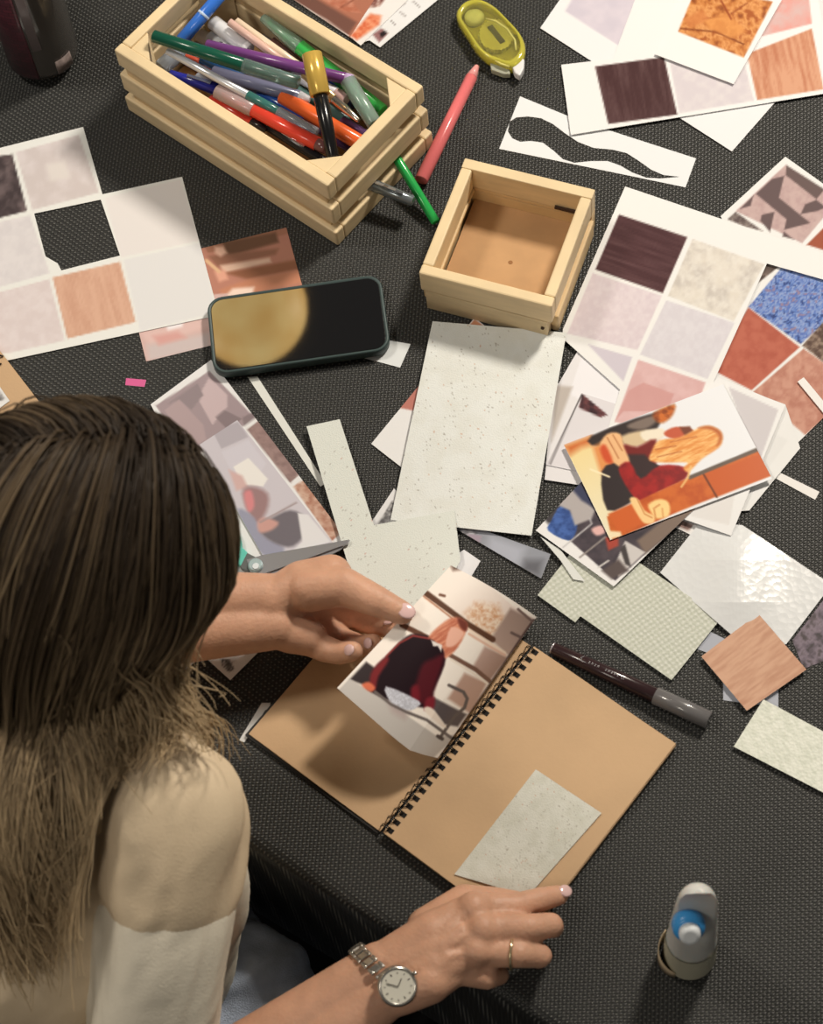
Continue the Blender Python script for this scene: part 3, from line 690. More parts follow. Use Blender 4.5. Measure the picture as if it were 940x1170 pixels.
slat('bottom_board', bx_, q0+a*th+b*th, a, La-2*th, b, Lb-2*th, .006, .010, MDF, .0003)
bm = bmesh.new(); k = q0+a*(La-th-.022)+b*(Lb-th-.0006); box(bm, k+Vector((0, 0, .028)), a*.018, -b*.002, Vector((0, 0, .003))); bmobj('dark_notch', bm, mat('dark_knot', (60, 40, 26), .8), bx_)
for px, py, h in ((583, 300, .0102),):
    bm = bmesh.new(); c = P(px, py, h); lathe(bm, c, c+Vector((0, 0, .0004)), [(0, .0022), (1, .0018)], 10); bmobj('wood_knot', bm, mat('knot', (150, 104, 60), .8), bx_)
bm = bmesh.new(); c = q0+a*(La-.008)-b*.0004+Vector((0, 0, .017)); lathe(bm, c, c-b*.0012, [(0, .0016), (1, .0014)], 8); bmobj('nail_hole', bm, mat('dark_knot'), bx_)

# ------------------------------------------------------------------ pens
def pm(c, clear=0, rough=.25, metal=0):
    k = f'plastic_{c[0]}_{c[1]}_{c[2]}_{clear}_{metal}'
    return mat(k, c, rough, metal, trans=clear, ior=1.35, coat=.3 if not metal else 0)
def pen(name, p, q, segs, label, cat='pen', group=None, clip=None, seg=14):
    """segs: (part name, from, to, radius from, radius to, colour, clearness, metal)"""
    A = P(*p); B = P(*q)
    A.z = max(A.z, T+.0005); 
    root = empty(name, (A+B)/2, label, cat, group); L = (B-A).length
    for (pn, t0, t1, r0, r1, c, cl, me_) in segs:
        bm = bmesh.new(); e = min(.0006/L, (t1-t0)*.2)
        lathe(bm, A, B, [(t0, max(r0-.0007, 0)), (t0+e, r0), (t1-e, r1), (t1, max(r1-.0007, 0))], seg)
        bmobj(pn, bm, pm(c, cl, .22 if not me_ else .2, me_), root)
    if clip:
        t0, t1, r, c = clip; x, y, z = frame(A, B); bm = bmesh.new()
        box(bm, A+z*L*t0+y*r-x*.0013, z*L*(t1-t0), x*.0026, y*.0012); box(bm, A+z*L*t0+y*(r-.003)-x*.0013, z*.003, x*.0026, y*.0035)
        bmobj('clip', bm, pm(c, 0, 0, .9), root, bevel=.0003)
    return root
GRN = (24, 84, 62)
pen('brush_pen', (175, 41, .089), (341, 95, .078), [('barrel', 0, .63, .0055, .0062, GRN, 0, 0), ('cap', .62, 1, .0064, .0060, (166, 196, 178), .75, 0), ('tip', .64, .86, .004, .0015, GRN, 0, 0)], 'dark green brush pen with clear cap lying across the rim of the crate')
pen('marker', (356, 61, .105), (382, 187, .070), [('cap', 0, .38, .0085, .0085, (216, 178, 84), 0, .25), ('barrel', .36, 1, .0062, .0052, (22, 22, 22), 0, 0)], 'black marker with a gold cap standing out of the crate corner', 'marker')
pen('ballpoint_pen', (191, 58, .076), (362, 152, .062), [('barrel', 0, .55, .0032, .0036, (226, 226, 222), 0, .4), ('grip', .54, .75, .0042, .0042, (66, 124, 112), .2, 0), ('cap', .74, 1, .0047, .0045, (200, 205, 204), .7, 0)], 'silver-white pen with teal grip lying lengthwise on the heap in the crate')
pen('marker', (266, -22, .085), (204, 50, .060), [('barrel', 0, 1, .0056, .0056, (62, 124, 214), 0, 0), ('band', .52, .56, .0060, .0060, (200, 220, 245), 0, 0)], 'bright blue marker leaning over the far left corner of the crate', 'marker')
pen('marker', (236, 51, .066), (403, 92, .074), [('barrel', 0, .96, .0047, .0052, (122, 68, 128), 0, 0), ('end_plug', .95, 1, .0053, .0050, (198, 170, 204), 0, 0)], 'purple marker with a lilac end in the crate', 'marker')
pen('marker', (300, 20, .068), (437, 128, .056), [('barrel', .3, 1, .0066, .0066, (70, 200, 90), .1, 0), ('cap', 0, .32, .0040, .0070, (186, 214, 186), .6, 0), ('tip', .05, .3, .0015, .004, (70, 200, 90), 0, 0)], 'lime green marker along the far wall of the crate', 'marker')
pen('pencil', (424, 133, .034), (498, 254, .005), [('barrel', 0, 1, .0042, .0042, (46, 176, 82), 0, 0)], 'green pencil poking out through the end slats towards the small box', 'pencil', seg=6)
for (p, q, l) in (((243, 25, .058), (285, 58, .056), 'upper'), ((240, 42, .046), (282, 74, .046), 'middle'), ((252, 56, .055), (300, 82, .052), 'lower')):
    pen('marker', p, q, [('barrel', 0, .9, .0066, .0066, (226, 224, 216), 0, 0), ('cap', .88, 1, .0068, .0064, (236, 234, 226) if l != 'lower' else (190, 190, 186), 0, 0)] + ([('end_plug', -.08, .01, .0058, .0060, (24, 24, 24), 0, 0)] if l == 'lower' else []), {'upper': 'white marker at the back of the heap in the crate, topmost of three', 'middle': 'white marker between two other white markers in the crate', 'lower': 'white marker with a black end, nearest of three in the crate'}[l], 'marker', group='white markers in the crate')
for i, (p, q, c, l) in enumerate((((262, 25, .070), (326, 72, .060), (226, 186, 164), 'pale pink pencil, leftmost of the wooden pencils in the crate'), ((270, 24, .064), (340, 74, .060), (238, 214, 178), 'cream-coloured pencil between the pink ones in the crate'), ((278, 30, .058), (350, 82, .056), (232, 172, 158), 'rose pencil beside the dark brown pencil in the crate'), ((311, 46, .060), (352, 80, .054), (84, 52, 46), 'short dark brown pencil in front of the lime green marker'))):
    pen('pencil', p, q, [('barrel', 0.0, 1, .0038, .0038, c, 0, 0)], l, 'pencil', 'wooden pencils in the crate', seg=6)
pen('marker', (243, 83, .060), (354, 114, .060), [('barrel', 0, .9, .0062, .0056, (124, 124, 144), 0, 0), ('cap', .88, 1, .0056, .003, (204, 200, 196), 0, 0)], 'slate lilac marker in the middle of the heap in the crate', 'marker')
pen('ballpoint_pen', (194, 84, .050), (254, 104, .048), [('barrel', 0, .9, .0035, .0056, (38, 44, 150), .1, 0), ('collar', .9, 1, .0048, .0044, (30, 30, 60), 0, 0)], 'royal blue pen at the left end of the crate', clip=(.35, .8, .0058, (200, 205, 225)))
pen('marker', (248, 104, .062), (373, 170, .062), [('cap', 0, .34, .0068, .0068, (222, 196, 186), .5, 0), ('tip', .06, .33, .002, .0052, (218, 76, 52), 0, 0), ('barrel', .33, .92, .0060, .0060, (222, 68, 48), 0, 0), ('end_plug', .91, 1, .0056, .005, (110, 70, 66), 0, 0)], 'red marker with a milky clear cap near the front wall of the crate', 'marker')
pen('ballpoint_pen', (240, 113, .056), (304, 149, .056), [('barrel', 0, .75, .0040, .0044, (190, 52, 36), 0, 0), ('tip', .74, 1, .0044, .002, (30, 28, 28), 0, 0)], 'red and black pen tucked against the front wall of the crate')
pen('ballpoint_pen', (296, 138, .052), (372, 186, .056), [('barrel', 0, 1, .0042, .0044, (34, 32, 34), 0, .2)], 'shiny black pen against the front wall of the crate', clip=(.1, .7, .0044, (210, 210, 210)))
pen('marker', (284, 100, .050), (350, 136, .052), [('barrel', 0, 1, .0060, .0060, (38, 84, 160), 0, 0)], 'mid blue marker under the silver-white pen in the crate', 'marker')
pen('marker', (322, 110, .058), (416, 166, .058), [('barrel', 0, .98, .0068, .0068, (236, 104, 48), 0, 0)], 'orange marker at the right end of the crate', 'marker')
pen('ballpoint_pen', (348, 84, .066), (410, 138, .066), [('barrel', 0, .55, .0048, .0050, (214, 180, 120), 0, .6), ('tip', .55, 1, .0050, .0022, (222, 210, 186), 0, .9)], 'gold and silver pen beside the gold-capped marker')
pen('marker', (336, 84, .060), (396, 114, .066), [('barrel', 0, .8, .0056, .0062, (234, 230, 226), 0, 0), ('end_plug', .8, 1, .0062, .0054, (232, 192, 182), 0, 0)], 'white marker with a blush pink end in the crate', 'marker')
pen('marker', (397, 92, .074), (428, 142, .066), [('cap', 0, 1, .0072, .0066, (186, 206, 188), .6, 0), ('tip', .1, .9, .003, .0045, (120, 180, 130), 0, 0)], 'milky clear-capped green marker at the right wall of the crate', 'marker')
pen('marker', (392, 100, .050), (424, 118, .046), [('barrel', -1, 1, .0055, .0055, (40, 70, 170), 0, 0)], 'deep blue marker under the milky green cap in the crate', 'marker')
pen('ballpoint_pen', (372, 152, .050), (404, 172, .050), [('barrel', -.6, 1, .0042, .0042, (66, 40, 72), 0, .2)], 'dark plum pen in the near corner of the crate')
pen('ballpoint_pen', (398, 142, .052), (424, 157, .052), [('barrel', -.3, 1, .0042, .0042, (150, 110, 166), 0, .2)], 'mauve pen at the right end of the crate')
pen('marker', (230, 66, .060), (278, 88, .054), [('barrel', 0, 1, .0055, .0055, (44, 92, 140), 0, 0)], 'teal blue marker under the dark green brush pen', 'marker')
pen('pencil', (218, 66, .056), (246, 77, .054), [('barrel', -.2, 1, .0036, .0036, (218, 92, 66), 0, 0)], 'short orange-red pencil under the dark green brush pen', 'pencil', seg=6)
pen('glass_tube', (204, 60, .052), (184, 78, .050), [('tube', -.3, 1, .0075, .0075, (190, 200, 206), .6, 0)], 'stubby clear plastic tube at the left wall of the crate', 'tube')
for i, (p, q, c, l) in enumerate((((225, 90, .030), (330, 150, .034), (176, 180, 186), 'pale grey marker low in the heap of the crate'), ((228, 40, .030), (330, 98, .030), (206, 196, 186), 'beige marker at the bottom of the crate'), ((296, 46, .034), (406, 118, .034), (64, 70, 110), 'dark blue marker at the bottom beside the far wall'), ((216, 68, .024), (300, 120, .026), (120, 60, 60), 'maroon marker at the bottom of the crate'), ((330, 120, .034), (410, 165, .030), (130, 96, 90), 'brown marker at the bottom of the near corner'), ((280, 70, .040), (400, 140, .040), (90, 120, 110), 'grey-green marker low in the middle of the crate'))):
    pen('marker', p, q, [('barrel', 0, 1, .0065, .0065, c, 0, 0)], l, 'marker', 'markers at the bottom of the crate')
pen('ballpoint_pen', (415, 207, .024), (472, 230, .021), [('barrel', -.6, .3, .0048, .0050, (90, 110, 100), 0, 0), ('cap', .1, 1, .0056, .0046, (150, 158, 154), .35, .4)], 'silver-tipped pen sticking out through the lower end gap of the crate', clip=(.15, .8, .0052, (210, 210, 205)))
pen('marker', (545, 75, .0062), (481, 206, .0062), [('tip', 0, .10, .0022, .0048, (232, 158, 148), 0, 0), ('barrel', .10, 1, .0053, .0060, (226, 116, 112), 0, 0)], 'coral pink tapered marker lying on the cloth between the two wooden boxes', 'marker')
# brush pen beside the notebook
root = pen('brush_pen', (630, 740, .006), (810, 823, .0066), [('end_plug', 0, .012, .0045, .0048, (190, 180, 176), 0, .5), ('barrel', .010, .68, .0050, .0062, (50, 33, 33), 0, 0), ('tip', .68, .86, .0050, .0016, (50, 40, 40), 0, 0), ('cap', .66, 1, .0070, .0070, (140, 136, 130), .45, 0)], 'dark brown brush pen with a clear cap lying beside the open notebook')
A = P(630, 740, .006); B = P(810, 823, .0066); zz = (B-A).normalized(); xx = Vector((zz.y, -zz.x, 0)); L_ = (B-A).length
bm = bmesh.new(); rnd = random.Random(4)
def glyph(t, s, cur):
    o = A+zz*(L_*t)+Vector((0, 0, .0062)); tube(bm, [o+zz*(x*s)-xx*(y*s)+Vector((0, 0, -.5*abs(y*s))) for x, y in cur], .00018, 4)
glyph(.20, .003, [(0, 1), (-.5, .2), (0, -.6), (1, -.5)])
t = .24
for k in range(9):
    if k == 4: t += .03
    glyph(t, .0016, [(0, -.6), (.1, .5), (.6, .5), (.6, -.5)] if k % 2 else [(0, .4), (.6, .4), (.1, -.5), (.7, -.5)]); t += .019
glyph(t+.01, .002, [(0, -.6), (0, .6), (.8, .6), (.8, -.6), (0, -.6)])
bmobj('lettering', bm, mat('silver_ink', (210, 206, 200), .4), root)

# ------------------------------------------------------------------ phone
def rrect(c, a, b, La, Lb, r, n=6):
    o = []
    for sx, sy, t0 in ((1, 1, 0), (-1, 1, 90), (-1, -1, 180), (1, -1, 270)):
        cc = c+a*(sx*(La/2-r))+b*(sy*(Lb/2-r))
        for k in range(n+1):
            t = math.radians(t0+90*k/n); o.append(cc+a*(r*math.cos(t))+b*(r*math.sin(t)))
    return o
p0, p1, p2, p3 = P(233, 341, .010), P(438, 314, .010), P(443, 399, .010), P(247, 430, .010)
c = (p0+p1+p2+p3)/4; a = ((p1-p0)+(p2-p3)).normalized(); b = Vector((-a.y, a.x, 0)); La = ((p1-p0).length+(p2-p3).length)/2; Lb = ((p0-p3).dot(b)+(p1-p2).dot(b))/2
c.z = T+.0016
ph = empty('smartphone', c, 'smartphone in a dark green case lying face up beside the crate', 'phone')
def bowl(name, rim, m, cc, La, Lb, r, lev, parent):
    """stack of rounded rectangles: (inset, height)"""
    bm = bmesh.new(); R = []
    for ins, h in lev: R.append([bm.verts.new(p+Vector((0, 0, h))) for p in rrect(cc, a, b, La-2*ins, Lb-2*ins, max(r-ins, .001))])
    for A_, B_ in zip(R, R[1:]):
        n = len(A_)
        for k in range(n): f = bm.faces.new((A_[k], A_[(k+1) % n], B_[(k+1) % n], B_[k])); f.smooth = True
    bm.faces.new(R[0]); bm.faces.new(R[-1]); return bmobj(name, bm, m, parent)
bowl('case', 0, mat('dark_green_case', (62, 78, 74), .45), c, La, Lb, .013, [(.0015, 0), (0, .0015), (0, .0088), (.0008, .0098), (.0020, .0098), (.0026, .0088)], ph)
bowl('screen', 0, mat('phone_glass', raw=(.004, .004, .005), rough=.03, spec=.8, coat=1), c, La-.0056, Lb-.0056, .0105, [(0, .0080), (0, .0090), (.0004, .0093)], ph)
bowl('screen_bezel', 0, mat('black_bezel', raw=(.01, .012, .012), rough=.3), c, La-.0050, Lb-.0050, .0108, [(0, .0070), (0, .0089)], ph)
for t0, t1 in ((.10, .16), (.20, .30)):
    bm = bmesh.new(); box(bm, c+a*(La*(.5-t1))-b*(Lb/2+.0006)+Vector((0, 0, .0035)), a*(La*(t1-t0)), b*.001, Vector((0, 0, .0028))); bmobj('side_button', bm, mat('dark_green_case'), ph, bevel=.0004)

# ------------------------------------------------------------------ glue bottle
base = P(787, 1092, 0); base.z = T+.0004
gb = empty('glue_bottle', base, 'white glue bottle with a blue collared nozzle standing at the lower right', 'bottle')
WP = mat('white_plastic', (206, 204, 190), .35, sss=.2); BL = mat('blue_collar', (64, 150, 206), .3)
fwd = Vector((-.12, -1, 0)).normalized(); sd = Vector((-fwd.y, fwd.x, 0))
bm = bmesh.new(); rings = []; seg = 32
Hs = [0, .002, .012, .03, .045, .05, .07, .09, .105, .118, .130, .139, .146, .150]
Rx = [.0165, .0182, .0184, .0182, .0178, .0172, .0165, .0155, .0148, .0142, .0134, .0118, .0085, .003]
for h, r in zip(Hs, Rx):
    ring = []
    for k in range(seg):
        t = 2*math.pi*k/seg; x = math.cos(t); y = math.sin(t)
        cut = 1.0
        yy = y
        lim = 1.0 if h < .085 else max(-.2, 1.0-(h-.085)/.052)     # the slanted face at the front
        yy = min(y, lim)
        ring.append(bm.verts.new(base+sd*(x*r)+fwd*(yy*r*.96)+Vector((0, 0, h))))
    rings.append(ring)
for A_, B_ in zip(rings, rings[1:]):
    for k in range(seg): f = bm.faces.new((A_[k], A_[(k+1) % seg], B_[(k+1) % seg], B_[k])); f.smooth = True
bm.faces.new(rings[0]); bm.faces.new(rings[-1]); bmobj('body', bm, WP, gb)
nc = base+fwd*.0080-sd*.0062+Vector((0, 0, .116)); nd = (fwd*.75+Vector((0, 0, .65))).normalized()
bm = bmesh.new(); lathe(bm, nc, nc+nd*.012, [(0, .0105), (.25, .0112), (.7, .0108), (1, .0088), (1, .006)], 28); bmobj('collar', bm, BL, gb)
bm = bmesh.new(); lathe(bm, nc+nd*.010, nc+nd*.019, [(0, .0070), (.7, .0072), (.95, .0062), (1, .004)], 24); bmobj('nozzle_cap', bm, mat('white_cap', (222, 224, 216), .4), gb)
bm = bmesh.new()
lathe(bm, base+Vector((0, 0, .004)), base+Vector((0, 0, .046)), [(0, .0187), (1, .0183)], 32); bmesh.ops.delete(bm, geom=[f for f in bm.faces if len(f.verts) > 4], context='FACES')
bmobj('label_sleeve', bm, mat('glue_label', (196, 190, 160), .4), gb)
bm = bmesh.new(); R0 = []
for k in range(13):
    t = math.radians(178-k*7); d = sd*-math.cos(math.radians(k*7-30))+fwd*math.sin(math.radians(k*7-30))*1.0
    w = .0195+.0035*math.sin(math.pi*k/12); R0.append((base+d*w+Vector((0, 0, .001)), base+d*w+Vector((0, 0, .036-.002*k))))
vs = [(bm.verts.new(p), bm.verts.new(q)) for p, q in R0]
for (p, q), (r, s) in zip(vs, vs[1:]): f = bm.faces.new((p, r, s, q)); f.smooth = True
o = bmobj('peeling_label', bm, mat('label_foil', (214, 190, 150), .35), gb); q = o.modifiers.new('solid', 'SOLIDIFY'); q.thickness = .0004

# ------------------------------------------------------------------ water bottle, far left
wb = P(52, 66, 0); wb.z = T+.0004
wr = empty('water_bottle', wb, 'dark tinted water bottle with a maroon band at the top left corner', 'bottle')
DK = mat('dark_tinted_plastic', raw=(.055, .05, .045), rough=.16, coat=.6, spec=.6)
bm = bmesh.new(); Hh = .215; lathe(bm, wb, wb+Vector((0, 0, Hh)), [(0, .018), (.008, .025), (.03, .0305), (.07, .0325), (.75, .0325), (.86, .028), (.92, .02), (1, .019)], 40); bmobj('body', bm, DK, wr)
bm = bmesh.new(); lathe(bm, wb+Vector((0, 0, Hh)), wb+Vector((0, 0, Hh+.03)), [(0, .022), (.8, .022), (1, .018)], 28); bmobj('cap', bm, mat('black_plastic', raw=(.02, .02, .02), rough=.3), wr)
def patch(name, a0, a1, h0, h1, r, m, parent):
    bm = bmesh.new(); n = 14; v = []
    for k in range(n+1):
        t = math.radians(a0+(a1-a0)*k/n); d = Vector((math.cos(t), math.sin(t), 0)); v.append((bm.verts.new(wb+d*r+Vector((0, 0, h0))), bm.verts.new(wb+d*r+Vector((0, 0, h1)))))
    for (p, q), (s, t_) in zip(v, v[1:]): f = bm.faces.new((p, s, t_, q)); f.smooth = True
    o = bmobj(name, bm, m, parent); q = o.modifiers.new('solid', 'SOLIDIFY'); q.thickness = .0006
def maroon():
    m = mat('maroon_band', (92, 44, 52), .35, coat=.4); n = m.node_tree.nodes; l = m.node_tree.links
    tc = n.new('ShaderNodeTexCoord'); br = n.new('ShaderNodeTexBrick'); br.inputs['Scale'].default_value = 60; br.inputs['Color1'].default_value = (*alb((100, 46, 56)), 1); br.inputs['Color2'].default_value = (*alb((78, 38, 46)), 1); br.inputs['Mortar'].default_value = (*alb((54, 32, 36)), 1)
    mp = n.new('ShaderNodeMapping'); mp.inputs['Rotation'].default_value = (math.pi/2, 0, 0); l.new(tc.outputs['Object'], mp.inputs[0]); l.new(mp.outputs[0], br.inputs[0]); l.new(br.outputs[0], n['Principled BSDF'].inputs[0]); return m
patch('maroon_band', 205, 262, .012, .155, .0328, maroon(), wr)
patch('clear_stripe', 266, 280, .05, .155, .0329, mat('pale_stripe', (118, 108, 104), .25), wr)
patch('white_label', 292, 322, .012, .028, .0329, mat('bottle_label', (150, 134, 124), .4, noise=.4, nscale=200), wr)
bm = bmesh.new()
hx = P(2, 40, .02)
q = empty('water_bottle', P(-28, 30, 0), 'black bottle edge cut off by the left frame beside the tinted bottle', 'bottle')
bm = bmesh.new(); o_ = P(-24, 28, 0); o_.z = T+.0004; lathe(bm, o_, o_+Vector((0, 0, .18)), [(0, .022), (.02, .026), (.9, .026), (1, .02)], 28); bmobj('body', bm, mat('black_plastic'), q)
# ------------------------------------------------------------------ spiral notebook
KR = mat('kraft_page', (198, 163, 120), .75, noise=.10, nscale=14, bump=.15, bscale=350)
BKC = mat('black_cover', raw=(.012, .011, .010), rough=.5)
NA, NB, NC_, NE = P(275, 850, .003), P(436, 951, .004), P(608, 739, .004), P(772, 850, .006)
sp = (NC_-NB); spl = sp.length; sp.normalize(); acr = Vector((sp.y, -sp.x, 0)); acr = acr if acr.dot(NE-NC_) > 0 else -acr
WR = (NE-NC_).dot(acr); WLf = (NB-NA).dot(acr)
nb = empty('spiral_notebook', (NB+NC_)/2*1, 'open kraft-paper spiral notebook lying flat under both hands', 'notebook'); nb.location.z = T+.0004
def page(name, o, w, sgn, h0, h1, m, ex=.0, parent=nb, off=.0016, sk=0):
    bm = bmesh.new(); z = Vector((0, 0, 1)); o = Vector((o.x, o.y, T)); vs = []; n = 14
    for k in range(n+1):
        t = k/n; d = acr*sgn*(off+(w+ex-off)*t); dz = .0006*math.sin(t*6+h1*900)+.0004*t
        e = sk*t
        vs.append([bm.verts.new(o+d-sp*(ex+0)+sp*e+z*(h0)), bm.verts.new(o+d+sp*(spl+ex)+sp*e+z*(h0)), bm.verts.new(o+d+sp*(spl+ex)+sp*e+z*(h1+dz)), bm.verts.new(o+d-sp*ex+sp*e+z*(h1+dz))])
    for A_, B_ in zip(vs, vs[1:]):
        for k in range(4): bm.faces.new((A_[k], A_[(k+1) % 4], B_[(k+1) % 4], B_[k]))
    bm.faces.new(vs[0]); bm.faces.new(vs[-1]); return bmobj(name, bm, m, parent)
skr = (NE-NC_).dot(sp)
page('cover', NB, WR-.002, 1, .0006, .0020, BKC, -.0004); page('cover', NB, WLf, -1, .0006, .0018, BKC, .0022)
page('page_block', NB, WR+.0012, 1, .0021, .0062, mat('page_edges', (206, 170, 126), .8, noise=.3, nscale=900, stretch=(.01, .01, 1)), -.0006)
page('right_page', NB, WR, 1, .0066, .0070, KR, 0)
page('left_page', NB, WLf, -1, .0019, .0036, KR, 0)
NR = 24; WIRE = mat('black_wire', raw=(.02, .017, .014), rough=.3, metal=.6); HOLE = mat('punched_hole', raw=(.008, .006, .005), rough=.9)
for k in range(NR):
    c = Vector((NB.x, NB.y, T))+sp*(spl*(k+.55)/NR)
    bm = bmesh.new()
    for s in (-.0007, .0007):
        pts = []
        for i in range(9):
            t = math.pi*i/8; pts.append(c+sp*(s+.0010*(i/8-.5))+acr*(.0010-.0044*math.cos(t))+Vector((0, 0, .0040+.0062*math.sin(t)+.0015*(1-i/8)*0)))
        tube(bm, pts, .00042, 6)
    bmobj('ring', bm, WIRE, nb)
    bm = bmesh.new(); box(bm, c+acr*.0024-sp*.0020+Vector((0, 0, .0070)), acr*.0052, sp*.0038, Vector((0, 0, .0004))); bmobj('punched_hole', bm, HOLE, nb)
sheet('glued_lace', [(612, 879), (687, 929), (603, 1024), (519, 999)], 0, (214, 212, 194), [('p', [(500, 870), (700, 870), (700, 1030), (500, 1030)], (214, 212, 196), dict(fx=fx_then(fx_noise((204, 202, 184), 10), fx_speck((172, 166, 150), .13, 1.2), fx_speck((200, 160, 132), .05, 1.5, 41))))],
      m=LACE, h0=.0078, label='small lace rectangle glued on the right notebook page', cat='lace paper', step=1.3)
sheet('paper_strip', [(299, 803), (309, 803), (307, 811), (303, 811), (279, 848), (273, 846)], 0, (216, 214, 206), label='thin white angled paper strip behind the left corner of the notebook', cat='paper strip')
# second kraft notebook at the left frame edge
kb = empty('spiral_notebook', P(-20, 440, 0), 'kraft notebook corner with a glued print, cut off by the left edge', 'notebook')
bm = bmesh.new(); ka, kc = P(-34, 358, .0012), P(70, 493, .0012); kd = (kc-ka).normalized(); kn = Vector((kd.y, -kd.x, 0)); kn = kn if kn.x < 0 else -kn; prism(bm, [ka, kc, kc+kn*.14, ka+kn*.14], Vector((0, 0, .0045))); bmobj('page_block', bm, KR, kb)
for px, py in ((1, 407), (-1, 416)):
    bm = bmesh.new(); tube(bm, [P(px-4, py+1, .006), P(px-1, py-1, .009), P(px+2, py, .0062)], .0009, 6); bmobj('ring', bm, WIRE, kb)
sheet('glued_print', [(-20, 425), (0, 442), (11, 458), (0, 466), (-20, 480)], 0, (226, 224, 216), [tile([(-10, 440), (0, 447), (6, 456), (0, 458), (-10, 462)], (120, 116, 112), fx=fx_noise((196, 194, 190), 4))], h0=.0062, label='bordered grey print glued to the kraft notebook at the left edge', cat='photo')

